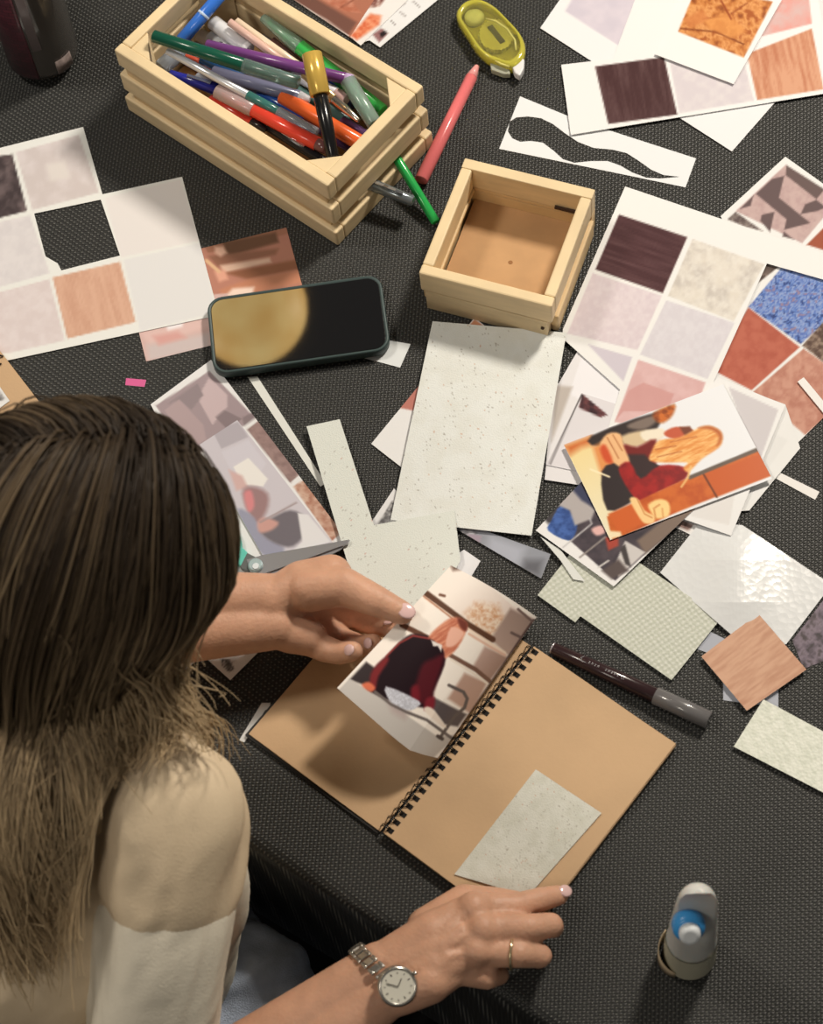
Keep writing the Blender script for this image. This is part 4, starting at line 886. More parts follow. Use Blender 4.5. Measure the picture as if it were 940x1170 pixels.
# ------------------------------------------------------------------ the photo being held
zp = lambda p: Zm(380, 640, .2553, p)
def hold(u, v): return .0105+.046*(1-u**2.3)*(1-.05*v)+.002*np.sin(v*3)
def hbow(u, v):
    t = np.minimum(u/.72, (1-u)/.28); t = t-.10*np.exp(-((u-.72)/.10)**2)
    return np.hstack([np.zeros_like(u), 15*v**1.5*t-3*(1-v)*np.sin(u*3.14)])
glow = (224, 168, 140)
sheet('held_photo', [(515, 646), (613, 705), (500, 866), (385, 786)], 0, (250, 240, 224), [
    tile(zp([(520, 20), (640, 60), (800, 200), (900, 260), (700, 340), (430, 140)]), (250, 238, 222), fx=fx_grad((560, 655), (590, 710), (236, 216, 200))),
    tile(zp([(590, 240), (640, 190), (740, 200), (770, 270), (710, 355), (640, 320)]), (242, 220, 194), soft=5, fx=fx_noise((212, 160, 120), 3.2, .9, 8)),
    tile(zp([(525, 15), (560, 15), (575, 40), (540, 45)]), (90, 60, 46), soft=3), ('l', zp([(480, 155), (500, 160)]), (120, 80, 60), dict(w=3)),
    tile(zp([(795, 215), (895, 265), (795, 435), (705, 355)]), (164, 140, 126), soft=2, fx=fx_grad((590, 700), (570, 745), (190, 164, 148))),
    tile(zp([(680, 385), (785, 435), (700, 545), (625, 480)]), (196, 166, 150), soft=2, fx=fx_grad((550, 745), (570, 760), (170, 140, 124))),
    tile(zp([(590, 505), (690, 550), (620, 690), (515, 620)]), (194, 160, 140), soft=2),
    ('l', zp([(420, 150), (600, 285), (715, 355)]), (100, 68, 50), dict(w=7, soft=1)),
    ('l', zp([(412, 168), (560, 275), (620, 318), (770, 415)]), (246, 222, 196), dict(w=3)), ('l', zp([(405, 160), (540, 265)]), (176, 120, 92), dict(w=1.5)),
    ('l', zp([(610, 330), (700, 385), (770, 425)]), (230, 190, 164), dict(w=3)),
    ('l', zp([(310, 290), (420, 345)]), (110, 74, 56), dict(w=6)), ('l', zp([(525, 425), (640, 490), (700, 540)]), (124, 92, 76), dict(w=5)), ('l', zp([(530, 445), (620, 500), (690, 550)]), (240, 226, 206), dict(w=2.5)),
    tile(zp([(455, 615), (520, 650), (600, 690), (560, 745), (500, 735), (430, 640)]), (96, 86, 84), soft=1.5),
    ('l', zp([(900, 275), (790, 440), (590, 735)]), (96, 74, 68), dict(w=6)), ('l', zp([(830, 220), (905, 285)]), (120, 98, 90), dict(w=3)), ('l', zp([(800, 325), (850, 350)]), (110, 90, 84), dict(w=3)),
    tile(zp([(75, 535), (150, 455), (200, 490), (160, 560), (130, 555)]), (60, 50, 50), soft=1.5),
    tile(zp([(0, 610), (75, 530), (230, 625), (470, 790), (560, 780), (445, 890), (340, 880)]), (206, 200, 190), soft=1.2, fx=fx_grad((400, 790), (500, 850), (196, 188, 176))),
    tile(zp([(250, 640), (340, 680), (320, 710), (270, 680)]), (186, 168, 160), soft=5),
    tile(zp([(405, 335), (350, 332), (295, 370), (240, 430), (190, 480), (165, 545), (150, 575), (245, 625), (400, 660), (445, 650), (450, 590), (500, 470), (498, 400), (450, 350)]), (36, 20, 26), r=1, soft=1.4),
    tile(zp([(165, 545), (180, 490), (235, 435), (250, 450), (205, 520), (190, 580)]), (128, 44, 46), r=1, soft=2), ('l', zp([(240, 430), (300, 370), (360, 338), (430, 350)]), (146, 62, 58), dict(w=2.2)),
    tile(zp([(400, 470), (450, 440), (500, 430), (450, 590), (445, 650), (390, 640), (350, 620), (370, 560)]), (88, 28, 36), r=1, soft=3),
    tile(zp([(350, 575), (380, 560), (390, 620), (360, 640)]), (122, 34, 44), r=1, soft=2.5), tile(zp([(420, 620), (455, 615), (450, 665), (410, 670)]), (132, 40, 50), r=1, soft=2),
    tile(zp([(430, 340), (500, 275), (550, 255), (595, 275), (600, 310), (560, 390), (505, 440), (495, 400), (450, 360)]), (196, 116, 88), r=1, soft=1.4, fx=fx_wood(-.55, (226, 156, 122), 2, 7)),
    tile(zp([(560, 258), (600, 280), (598, 318), (570, 300)]), (122, 64, 52), r=1, soft=1.6), tile(zp([(530, 300), (585, 320), (575, 350), (540, 385), (505, 380)]), (240, 186, 160), r=1, soft=1.2),
    tile(zp([(440, 358), (490, 380), (485, 410), (470, 385), (450, 385)]), (236, 226, 214), soft=.8),
    tile(zp([(130, 560), (160, 545), (190, 570), (170, 590)]), (224, 120, 86), r=1, soft=1.5),
    tile(zp([(238, 565), (385, 630), (375, 660), (330, 672), (262, 640)]), (190, 190, 194), r=1, soft=1, fx=fx_noise((222, 222, 226), 1.6)),
    ('l', zp([(190, 590), (260, 645), (330, 680), (420, 715), (530, 795)]), (116, 106, 100), dict(w=3.4)),
    ('l', zp([(520, 560), (585, 590), (602, 620), (590, 660), (545, 700), (480, 795)]), (104, 94, 88), dict(w=3.6)), ('l', zp([(470, 788), (490, 800)]), (80, 70, 66), dict(w=4)),
    tile(zp([(408, 670), (440, 660), (500, 735), (505, 750), (470, 730)]), (242, 226, 206), r=1, soft=1),
], m=GLOSSY, step=1.0, hf=hold, bow=hbow, label='photo of a woman leaning over a bench, held above the notebook between thumb and finger', cat='photo', thick=.0004)

# ------------------------------------------------------------------ tape dispenser
tz = lambda p: Zm(500, 0, .1277, p)
YEL = mat('clear_yellow_plastic', raw=(.86, .80, .12), rough=.12, trans=.5, ior=1.4, coat=.6); YS = mat('yellow_spool', raw=(.74, .70, .20), rough=.3, trans=.2)
tp = empty('tape_dispenser', P(560, 48, 0), 'transparent yellow tape dispenser with a white tip near the top', 'tape dispenser')
outl = tz([(200, 110), (260, 60), (340, 45), (430, 65), (530, 130), (640, 240), (730, 340), (780, 440), (780, 530), (740, 600), (660, 650), (560, 620), (440, 570), (340, 470), (270, 360), (190, 240), (172, 170)])
ol = [P(x, y, .004) for x, y in smooth_loop(outl)]
for p in ol: p.z = T+.001
cc = sum(ol, Vector())/len(ol)
bm = bmesh.new(); R = []
for sc, h in ((.93, 0), (1, .002), (1, .010), (.95, .0125), (.86, .0125), (.84, .010), (.84, .0022)):
    R.append([bm.verts.new(cc+(p-cc)*sc+Vector((0, 0, h))) for p in ol])
for A_, B_ in zip(R, R[1:]+[R[0]]):
    n = len(A_)
    for k in range(n): f = bm.faces.new((A_[k], A_[(k+1) % n], B_[(k+1) % n], B_[k])); f.smooth = True
bmobj('shell_rim', bm, YEL, tp)
bm = bmesh.new(); prism(bm, [cc+(p-cc)*.85+Vector((0, 0, .001)) for p in ol], Vector((0, 0, .0012))); bmobj('shell_base', bm, YEL, tp)
bm = bmesh.new(); prism(bm, [cc+(p-cc)*.85+Vector((0, 0, .0105)) for p in ol], Vector((0, 0, .0008))); bmobj('shell_top', bm, mat('clear_yellow_lid', raw=(.98, .96, .55), rough=.05, trans=.95, ior=1.25), tp)
gc = P(567, 43, .004); gc.z = T+.0035
bm = bmesh.new(); g = []
for k in range(56):
    t = 2*math.pi*k/56; r = .0145+(.0012 if k % 2 else 0); g.append(gc+Vector((math.cos(t)*r, math.sin(t)*r*1.15, 0)))
prism(bm, g, Vector((0, 0, .0045))); bmobj('gear_wheel', bm, YS, tp)
hd = (P(575, 54, 0)-P(556, 30, 0)).normalized(); hs = Vector((-hd.y, hd.x, 0)); bm = bmesh.new(); box(bm, gc-hd*.011-hs*.0025+Vector((0, 0, .0046)), hd*.022, hs*.005, Vector((0, 0, .0008))); bmobj('hub_slot', bm, mat('dark_slot', (62, 60, 30), .4), tp)
sc_ = P(542, 22, .004); sc_.z = T+.003; bm = bmesh.new(); lathe(bm, sc_, sc_+Vector((0, 0, .0075)), [(0, .0088), (.6, .0088), (.85, .007), (1, .004)], 28); bmobj('take_up_reel', bm, mat('cream_reel', (226, 226, 176), .3), tp)
bm = bmesh.new(); tube(bm, [P(x, y, .0118) for x, y in tz([(330, 400), (420, 480), (560, 570), (640, 600)])], .0011, 6); tube(bm, [P(x, y, .0118) for x, y in tz([(430, 170), (520, 190), (620, 260), (690, 360), (700, 450)])], .0010, 6); bmobj('tape_guide', bm, YS, tp)
bm = bmesh.new(); prism(bm, [P(x, y, .003) for x, y in tz([(660, 625), (745, 575), (778, 575), (772, 660), (735, 730), (690, 700)])], Vector((0, 0, .008))); bmobj('tip_cap', bm, mat('white_tip', (226, 224, 214), .4), tp, bevel=.0012)
bm = bmesh.new(); prism(bm, [P(x, y, .002) for x, y in tz([(470, 600), (560, 620), (640, 640), (650, 700), (590, 700), (480, 660)])], Vector((0, 0, .006))); bmobj('applicator', bm, mat('milky_plastic', (206, 206, 178), .3, trans=.4), tp, bevel=.0008)

# ------------------------------------------------------------------ scissors
sx_ = empty('scissors', P(291, 646, 0), 'steel scissors with turquoise handles lying beyond the raised wrist', 'scissors'); sx_.location.z = T+.002
STL = mat('brushed_steel', (190, 188, 184), .28, metal=.85); TQ = mat('turquoise_plastic', (96, 196, 172), .4); hb = .0065
def blade(name, pts, h, m, t=.0014, bev=.0003): bm = bmesh.new(); prism(bm, [P(x, y, h) for x, y in pts], Vector((0, 0, t))); return bmobj(name, bm, m, sx_, bevel=bev)
blade('blade', [(282, 640), (300, 635), (400, 617), (398, 622), (360, 636), (300, 657), (286, 654)], hb+.0016, STL)
blade('blade', [(284, 648), (300, 650), (345, 642), (398, 620), (388, 630), (350, 650), (300, 660)], hb, STL)
blade('handle_shank', [(268, 632), (284, 634), (300, 642), (300, 652), (288, 657), (276, 652)], hb-.001, mat('smoky_plastic', (120, 124, 118), .25, trans=.3), .0036, .0008)
bm = bmesh.new(); c = P(292, 647, hb+.002); lathe(bm, c, c+Vector((0, 0, .0034)), [(0, .0060), (.6, .0060), (1, .0048)], 24); bmobj('pivot', bm, mat('pivot_steel', (186, 206, 200), .3, metal=.4), sx_)
bm = bmesh.new(); c = P(292, 647, hb+.0054); lathe(bm, c, c+Vector((0, 0, .0006)), [(0, .0030), (1, .0024)], 20); bmobj('pivot_cap', bm, mat('pivot_light', (226, 232, 226), .4), sx_)
def oval(c, ax, a_, b_, n=26):
    ax = ax.normalized(); ay = Vector((-ax.y, ax.x, 0)); return [c+ax*(a_*math.cos(2*math.pi*k/n))+ay*(b_*math.sin(2*math.pi*k/n)) for k in range(n)]
ax = P(240, 600, 0)-P(282, 645, 0)
for cx, cy in ((243, 612), (228, 640)):
    bm = bmesh.new(); tube(bm, oval(P(cx, cy, .0065), ax, .026, .014), .0042, 8, closed=True)
    bmobj('handle', bm, TQ, sx_)
blade('handle_shank', [(255, 618), (262, 614), (284, 634), (276, 650), (262, 640)], hb-.002, TQ, .005, .001)
# ------------------------------------------------------------------ pendant lamp (outside the frame, mirrored in the phone glass)
def reflect_pt(px, py, H_): 
    p = P(px, py, .011); d = (p-CAM).normalized(); d.z = -d.z; return p+d*((H_)/d.z)
RW = mat('rattan_shade', (196, 160, 84), .7, noise=.35, nscale=9, stretch=(1, 1, 2))
pc = reflect_pt(284, 352, 1.25); PR = .088

pl = empty('pendant_lamp', pc, 'round golden pendant lamp that the dark phone screen mirrors', 'lamp')
m = bpy.data.materials.new('lit_woven_globe'); m.use_nodes = True; n = m.node_tree.nodes; l = m.node_tree.links
tcn = n.new('ShaderNodeTexCoord'); nz = n.new('ShaderNodeTexNoise'); nz.inputs['Scale'].default_value = 14; nz.inputs['Detail'].default_value = 2; l.new(tcn.outputs['Object'], nz.inputs[0])
cr = n.new('ShaderNodeValToRGB'); cr.color_ramp.elements[0].position = .3; cr.color_ramp.elements[0].color = (.80, .46, .13, 1); cr.color_ramp.elements[1].position = .75; cr.color_ramp.elements[1].color = (1, .74, .30, 1)
l.new(nz.outputs[0], cr.inputs[0]); b_ = n['Principled BSDF']; l.new(cr.outputs[0], b_.inputs['Base Color']); l.new(cr.outputs[0], b_.inputs['Emission Color']); b_.inputs['Emission Strength'].default_value = 4.2
bm = bmesh.new(); bmesh.ops.create_uvsphere(bm, u_segments=36, v_segments=20, radius=PR)
for v in bm.verts: v.co = pc+v.co
bmobj('shade', bm, m, pl, True)
bm = bmesh.new(); tube(bm, [pc+Vector((0, 0, PR*.98)), pc+Vector((0, 0, .6))], .003, 8); bmobj('cord', bm, BKC, pl)
# ------------------------------------------------------------------ the person
def W3(a_, b_, h): p = E0+ED*a_+EN*b_; p.z = T+h; return p
def capsule(bm, a, b, ra, rb, seg=20, sx=1, sy=1, up=Vector((0, 0, 1))):
    x, y, z = frame(a, b, up); L = (b-a).length; rings = []; n = 6
    for i in range(n+1):
        t = math.pi/2*(1-i/n); rings.append((a-z*ra*math.sin(t), ra*math.cos(t)))
    for i in range(n+1):
        t = math.pi/2*i/n; rings.append((b+z*rb*math.sin(t), rb*math.cos(t)))
    R_ = []
    for c, r in rings:
        if r < 1e-5: R_.append([bm.verts.new(c)]); continue
        R_.append([bm.verts.new(c+x*(r*sx*math.cos(2*math.pi*k/seg))+y*(r*sy*math.sin(2*math.pi*k/seg))) for k in range(seg)])
    for A_, B_ in zip(R_, R_[1:]):
        for k in range(seg):
            q = [A_[k % len(A_)], A_[(k+1) % seg % len(A_)], B_[(k+1) % seg % len(B_)], B_[k % len(B_)]]; u = []
            for v in q:
                if v not in u: u.append(v)
            if len(u) > 2: bm.faces.new(u)
def chain(bm, pts, seg=16, sx=1, sy=1):
    for (p, r), (q, s) in zip(pts, pts[1:]): capsule(bm, p, q, r, s, seg, sx, sy)
def ellipsoid(bm, c, axes, seg=32):
    """axes: three vectors"""
    r = bmesh.ops.create_uvsphere(bm, u_segments=seg, v_segments=seg//2, radius=1)
    X, Y, Z = axes
    for v in r['verts']: p = v.co.copy(); v.co = c+X*p.x+Y*p.y+Z*p.z
def remeshed(name, bm, m, vox, smooth_it, parent, disp=None, fac=.5):
    bmesh.ops.recalc_face_normals(bm, faces=bm.faces)
    me = bpy.data.meshes.new('tmp'); bm.to_mesh(me); bm.free(); o = bpy.data.objects.new('tmp', me); COL.objects.link(o)
    q = o.modifiers.new('r', 'REMESH'); q.mode = 'VOXEL'; q.voxel_size = vox
    q = o.modifiers.new('s', 'SMOOTH'); q.factor = fac; q.iterations = smooth_it
    dg = bpy.context.evaluated_depsgraph_get(); ev = o.evaluated_get(dg); m2 = bpy.data.meshes.new_from_object(ev); m2.name = name
    bpy.data.objects.remove(o); bpy.data.meshes.remove(me)
    if disp:
        n = len(m2.vertices); co_ = np.empty(n*3, np.float32); m2.vertices.foreach_get('co', co_); nr = np.empty(n*3, np.float32); m2.vertex_normals.foreach_get('vector', nr)
        co_ = co_.reshape(-1, 3); nr = nr.reshape(-1, 3); co_ = disp(co_, nr); m2.vertices.foreach_set('co', co_.astype(np.float32).ravel()); m2.update()
    m2.materials.clear(); m2.materials.append(m)
    return link(name, m2, parent, True)
SKIN = mat('skin', (208, 158, 124), .5, sss=.15, noise=.12, nscale=60, bump=.4, bscale=380)
HC = P(101, 622, .315)                                   # head centre
per = empty('person', W3(-.12, -.17, -.74), 'long-haired woman in a cream blouse and jeans, seen from behind above', 'person')
NBs = P(40, 815, .205); NT = HC-EN*.035-ED*.03-Vector((0, 0, .055))
RS, LS = P(196, 925, .170), P(-120, 690, .175)
RW_, LW_ = P(441, 1117, .034), P(312, 699, .056)
RE_ = P(158, 1322, -.012); LE_ = P(-8, 716, .07)
PEL = W3(-.13, -.17, -.23)
CH1 = NBs-Vector((0, 0, .05))-EN*.01; CH2 = P(80, 1010, .04)
BR1 = P(225, 985, .09); BR2 = P(240, 1048, .0)
UA1 = RS.lerp(RE_, .17); UA2 = RS.lerp(RE_, .86)
BR1 = P(247, 992, .06)
bm = bmesh.new()
# head, built around its own axes
hf_ = (EN*.62+ED*.62-Vector((0, 0, .55))).normalized(); hx = hf_.cross(Vector((0, 0, 1))).normalized(); hu = hx.cross(hf_).normalized()
ellipsoid(bm, HC+hu*.01-hf_*.01, (hx*.066, hf_*.082, hu*.082), 36)
ellipsoid(bm, HC+hf_*.034-hu*.040, (hx*.052, hf_*.050, hu*.062), 28)
capsule(bm, HC+hf_*.058-hu*.082, HC+hf_*.055-hu*.078, .020, .020)            # chin
capsule(bm, HC+hf_*.082-hu*.010, HC+hf_*.102-hu*.036, .006, .010)             # nose
capsule(bm, HC+hf_*.086-hu*.058-hx*.014, HC+hf_*.086-hu*.058+hx*.014, .006, .006)   # lips
for s in (-1, 1):
    capsule(bm, HC+hf_*.076-hu*.006+hx*s*.030, HC+hf_*.078-hu*.004+hx*s*.026, .012, .012)
    ellipsoid(bm, HC+hx*s*.072-hu*.02, (hx*.008, hf_*.016, hu*.028), 14)
capsule(bm, NT, NBs, .052, .056)
capsule(bm, NBs-Vector((0, 0, .03)), CH2, .070, .09); capsule(bm, CH2, PEL, .09, .10)
capsule(bm, NBs-Vector((0, 0, .03)), RS-Vector((0, 0, .01)), .05, .045); capsule(bm, NBs-Vector((0, 0, .03)), LS-Vector((0, 0, .01)), .05, .045)
chain(bm, [(RS, .042), (UA2, .040), (RE_, .034)], 24); chain(bm, [(LS, .045), (LE_, .038)], 24)
chain(bm, [(PEL+ED*.07, .08), (P(286, 1138, -.13), .040), (P(286, 1138, -.13)+EN*.02-Vector((0, 0, .55)), .028)], 20); chain(bm, [(PEL-ED*.03, .08), (P(226, 1086, -.15), .040), (P(226, 1086, -.15)+EN*.01-Vector((0, 0, .55)), .028)], 20)
def forearm(e, w, re, rm, rw, sep):
    d = (w-e).normalized(); s = d.cross(Vector((0, 0, 1))).normalized(); mid = e.lerp(w, .38)
    for k in (-1, 1): chain(bm, [(e+s*k*sep*.8, re), (mid+s*k*sep, rm), (w+s*k*sep, rw)], 24)
forearm(RE_, RW_, .030, .031, .0185, .0085)
# left forearm shows its narrow side: the two bones are stacked more steeply
d = (LW_-LE_).normalized(); s = d.cross(Vector((.25, -.35, .9)).normalized()).normalized(); mid = LE_.lerp(LW_, .4)
for k in (-1, 1): chain(bm, [(LE_+s*k*.008, .032), (mid+s*k*.010, .031), (LW_+s*k*.0105, .0185)], 24)
# right hand, palm down
def F3(*p): return [(P(x, y, h), r) for x, y, h, r in p]
rk = dict(index=(541, 1038, .043), middle=(551, 1062, .045), ring=(543, 1086, .042), little=(524, 1108, .036))
for (x, y, h), wx, wy, r in ((rk['index'], 446, 1098, .0145), (rk['middle'], 446, 1110, .0150), (rk['ring'], 450, 1124, .0145), (rk['little'], 455, 1134, .0135)):
    chain(bm, [(P(wx, wy, .036), .0165), (P((wx+x)/2, (wy+y)/2, .041), .0165), (P(x, y, h-.004), r-.003)], 18)
chain(bm, F3((500, 1068, .030, .017), (520, 1090, .028, .016)), 16)
RF = dict(index=[(541, 1038, .040, .0118), (588, 1036, .034, .0098), (620, 1027, .024, .0086), (638, 1023, .017, .0074)],
          middle=[(551, 1062, .042, .0120), (603, 1060, .043, .0100), (629, 1057, .034, .0090), (632, 1060, .018, .0076)],
          ring=[(543, 1086, .038, .0116), (592, 1090, .040, .0098), (617, 1092, .030, .0086), (615, 1095, .015, .0074)],
          little=[(524, 1108, .034, .0108), (556, 1117, .028, .0086), (570, 1114, .017, .0074), (568, 1110, .0135, .0064)],
          thumb=[(488, 1060, .030, .0150), (530, 1030, .024, .0125), (565, 1030, .018, .0105), (592, 1032, .015, .0088)])
for f_ in RF.values(): chain(bm, F3(*f_), 18)
for nm in ('index', 'middle', 'ring'):               # tendons on the back of the hand
    x, y, h = rk[nm]; chain(bm, [(P(x-6, y, h+.0075), .0030), (P((x*2+450)/3, (y*2+1108)/3, .0545), .0026), (P(474, 1104, .052), .0020)], 10)
    capsule(bm, P(x, y, h+.002), P(x+3, y, h+.001), .0125, .012)
chain(bm, F3((526, 1060, .0553, .0020), (505, 1078, .0560, .0022), (508, 1100, .0545, .0020), (480, 1112, .054, .0016)), 8)
# left hand, thumb up
chain(bm, F3((312, 688, .060, .0175), (345, 668, .062, .0185), (378, 658, .062, .0165)), 18)                      # thumb side
chain(bm, F3((312, 712, .050, .0175), (332, 722, .046, .0165), (352, 728, .042, .0145)), 18)                     # heel
chain(bm, F3((318, 698, .045, .017), (348, 692, .038, .016), (380, 684, .030, .013)), 18)
LF = dict(thumb=[(352, 674, .068, .0170), (392, 670, .070, .0148), (430, 687, .070, .0120), (459, 700, .0655, .0092)],
          index=[(382, 686, .030, .0120), (416, 692, .028, .0094), (440, 702, .036, .0084), (455, 708, .0415, .0070)],
          middle=[(374, 700, .022, .0108), (408, 707, .017, .0090), (431, 716, .026, .0082), (446, 718, .0385, .0073)],
          ring=[(364, 716, .026, .0110), (392, 731, .022, .0092), (413, 738, .031, .0083), (426, 735, .042, .0075)],
          little=[(348, 729, .038, .0122), (370, 741, .038, .0104), (388, 746, .043, .0090), (403, 744, .051, .0079)])
for f_ in LF.values(): chain(bm, F3(*f_), 18)
def skin_fold(c, n): return c
body = remeshed('body', bm, SKIN, .0019, 3, per)
# fingernails
NAIL = mat('pale_nail_polish', (226, 188, 176), .2, coat=.6)
def nail(tip, prev, r, n, w=.0052, l=.0062):
    d = (tip-prev).normalized(); n = (n-d*n.dot(d)).normalized(); s = d.cross(n); bm = bmesh.new()
    c = tip+d*(r*.30)+n*(r*.86); ellipsoid(bm, c, (s*w, d*l, n*.0014), 14); bmobj('fingernail', bm, NAIL, body, True)
tc_ = lambda p: (CAM-p).normalized()
for nm, f_ in LF.items():
    if nm == 'index': continue
    a_, b_ = P(*f_[-1][:3]), P(*f_[-2][:3]); nail(a_, b_, f_[-1][3], tc_(a_)+Vector((.45, .1, -.1)), *((.0060, .0074) if nm == 'thumb' else (.0044, .0054)))
a_, b_ = P(*RF['index'][-1][:3]), P(*RF['index'][-2][:3]); nail(a_, b_, .0078, Vector((.5, .1, .8)), .0048, .0056)
# blouse
BLS = mat('beige_blouse', (226, 202, 162), .7, noise=.05, nscale=9, bump=.25, bscale=500)
bm = bmesh.new()
capsule(bm, CH1, CH2, .085, .110); capsule(bm, CH2, W3(-.13, -.16, -.16), .110, .125, 28)
capsule(bm, NBs-Vector((0, 0, .055)), RS-Vector((0, 0, .012)), .060, .052); capsule(bm, NBs-Vector((0, 0, .055)), LS-Vector((0, 0, .012)), .060, .054)
chain(bm, [(RS+Vector((0, 0, -.005)), .053), (UA1, .050)], 28)
chain(bm, [(LS, .060), (LS.lerp(LE_, .6), .062)], 28)
def folds(c, n):
    a_ = (c-np.array(E0))@np.array(ED); b_ = (c-np.array(E0))@np.array(EN); h = c[:, 2]-T
    f = .0060*np.sin((a_*1.0+h*.8)*70+3*np.sin(b_*18))*np.clip(fbm(a_*100, h*100, 6, 3)*2-.6, 0, 1)+.0075*(fbm(a_*100+b_*40, h*100-b_*60, 4, 7, .6, 3)-.5)*2
    return c+n*f[:, None]
blouse = remeshed('blouse', bm, BLS, .0045, 10, per, folds)
CRM = mat('cream_cotton', (240, 228, 198), .7, noise=.05, nscale=9, bump=.25, bscale=500)
bm = bmesh.new(); chain(bm, [(UA1-(UA1-RS)*.05, .046), (UA2, .046)], 28); remeshed('sleeve', bm, CRM, .004, 4, per, folds)
bm = bmesh.new(); chain(bm, [(LS.lerp(LE_, .3), .057), (LS.lerp(LE_, .75), .058)], 28); remeshed('sleeve', bm, CRM, .004, 4, per, folds)
bm = bmesh.new(); chain(bm, [(BR1, .025), (BR2, .028), (P(190, 1110, -.08), .05)], 28); chain(bm, [(BR1, .025), (BR1-ED*.05+EN*.004, .040), (BR1-ED*.13, .040)], 28); chain(bm, [(BR2, .028), (BR2-ED*.06-EN*.01, .055), (BR2-ED*.12-EN*.01, .055)], 28); chain(bm, [(BR1-ED*.05, .036), (BR2-ED*.06-EN*.01, .055)], 28); chain(bm, [(BR1-ED*.12, .036), (BR2-ED*.10-EN*.01, .055)], 28); remeshed('blouse_front', bm, CRM, .004, 6, per, folds)
JN = mat('blue_denim', (188, 198, 208), .8, noise=.4, nscale=30, bump=.8, bscale=900)
bm = bmesh.new()
capsule(bm, PEL+ED*.07, PEL-ED*.07, .14, .14)
chain(bm, [(PEL+ED*.07, .115), (P(286, 1138, -.13), .055), (P(286, 1138, -.13)+EN*.02-Vector((0, 0, .53)), .045)], 28)
chain(bm, [(PEL-ED*.03, .115), (P(226, 1086, -.15), .052), (P(226, 1086, -.15)+EN*.01-Vector((0, 0, .53)), .045)], 28)
def dfold(c, n):
    a_ = (c-np.array(E0))@np.array(ED); b_ = (c-np.array(E0))@np.array(EN); h = c[:, 2]-T
    return c+n*(.012*(fbm(a_*100, b_*100+h*60, 3.0, 11, .9, 2.5)-.5)*2)[:, None]
remeshed('jeans', bm, JN, .006, 8, per, dfold)

for k_ in (P(286, 1138, -.13)+EN*.02, P(226, 1086, -.15)+EN*.01):
    k_ = Vector((k_.x, k_.y, .038)); bm = bmesh.new(); chain(bm, [(k_-EN*.03, .036), (k_+EN*.07, .034), (k_+EN*.14-Vector((0, 0, .006)), .028)], 18); remeshed('shoe', bm, mat('black_shoe', raw=(.015, .015, .015), rough=.5), .005, 3, per)
# stool under the sitter
st = empty('stool', Vector((PEL.x, PEL.y, 0)), 'plain dark stool the woman sits on, hidden below her', 'stool')
bm = bmesh.new(); c = Vector((PEL.x, PEL.y, T-.23-.175)); lathe(bm, c, c+Vector((0, 0, .035)), [(0, .17), (.2, .18), (.8, .18), (1, .17)], 40); bmobj('seat', bm, WOODDK, st)
for i in range(4):
    t = math.pi/4+i*math.pi/2; d = Vector((math.cos(t), math.sin(t), 0)); bm = bmesh.new(); tube(bm, [c+d*.12, Vector((PEL.x, PEL.y, 0))+d*.19], .014, 10); bmobj('leg', bm, WOODDK, st)

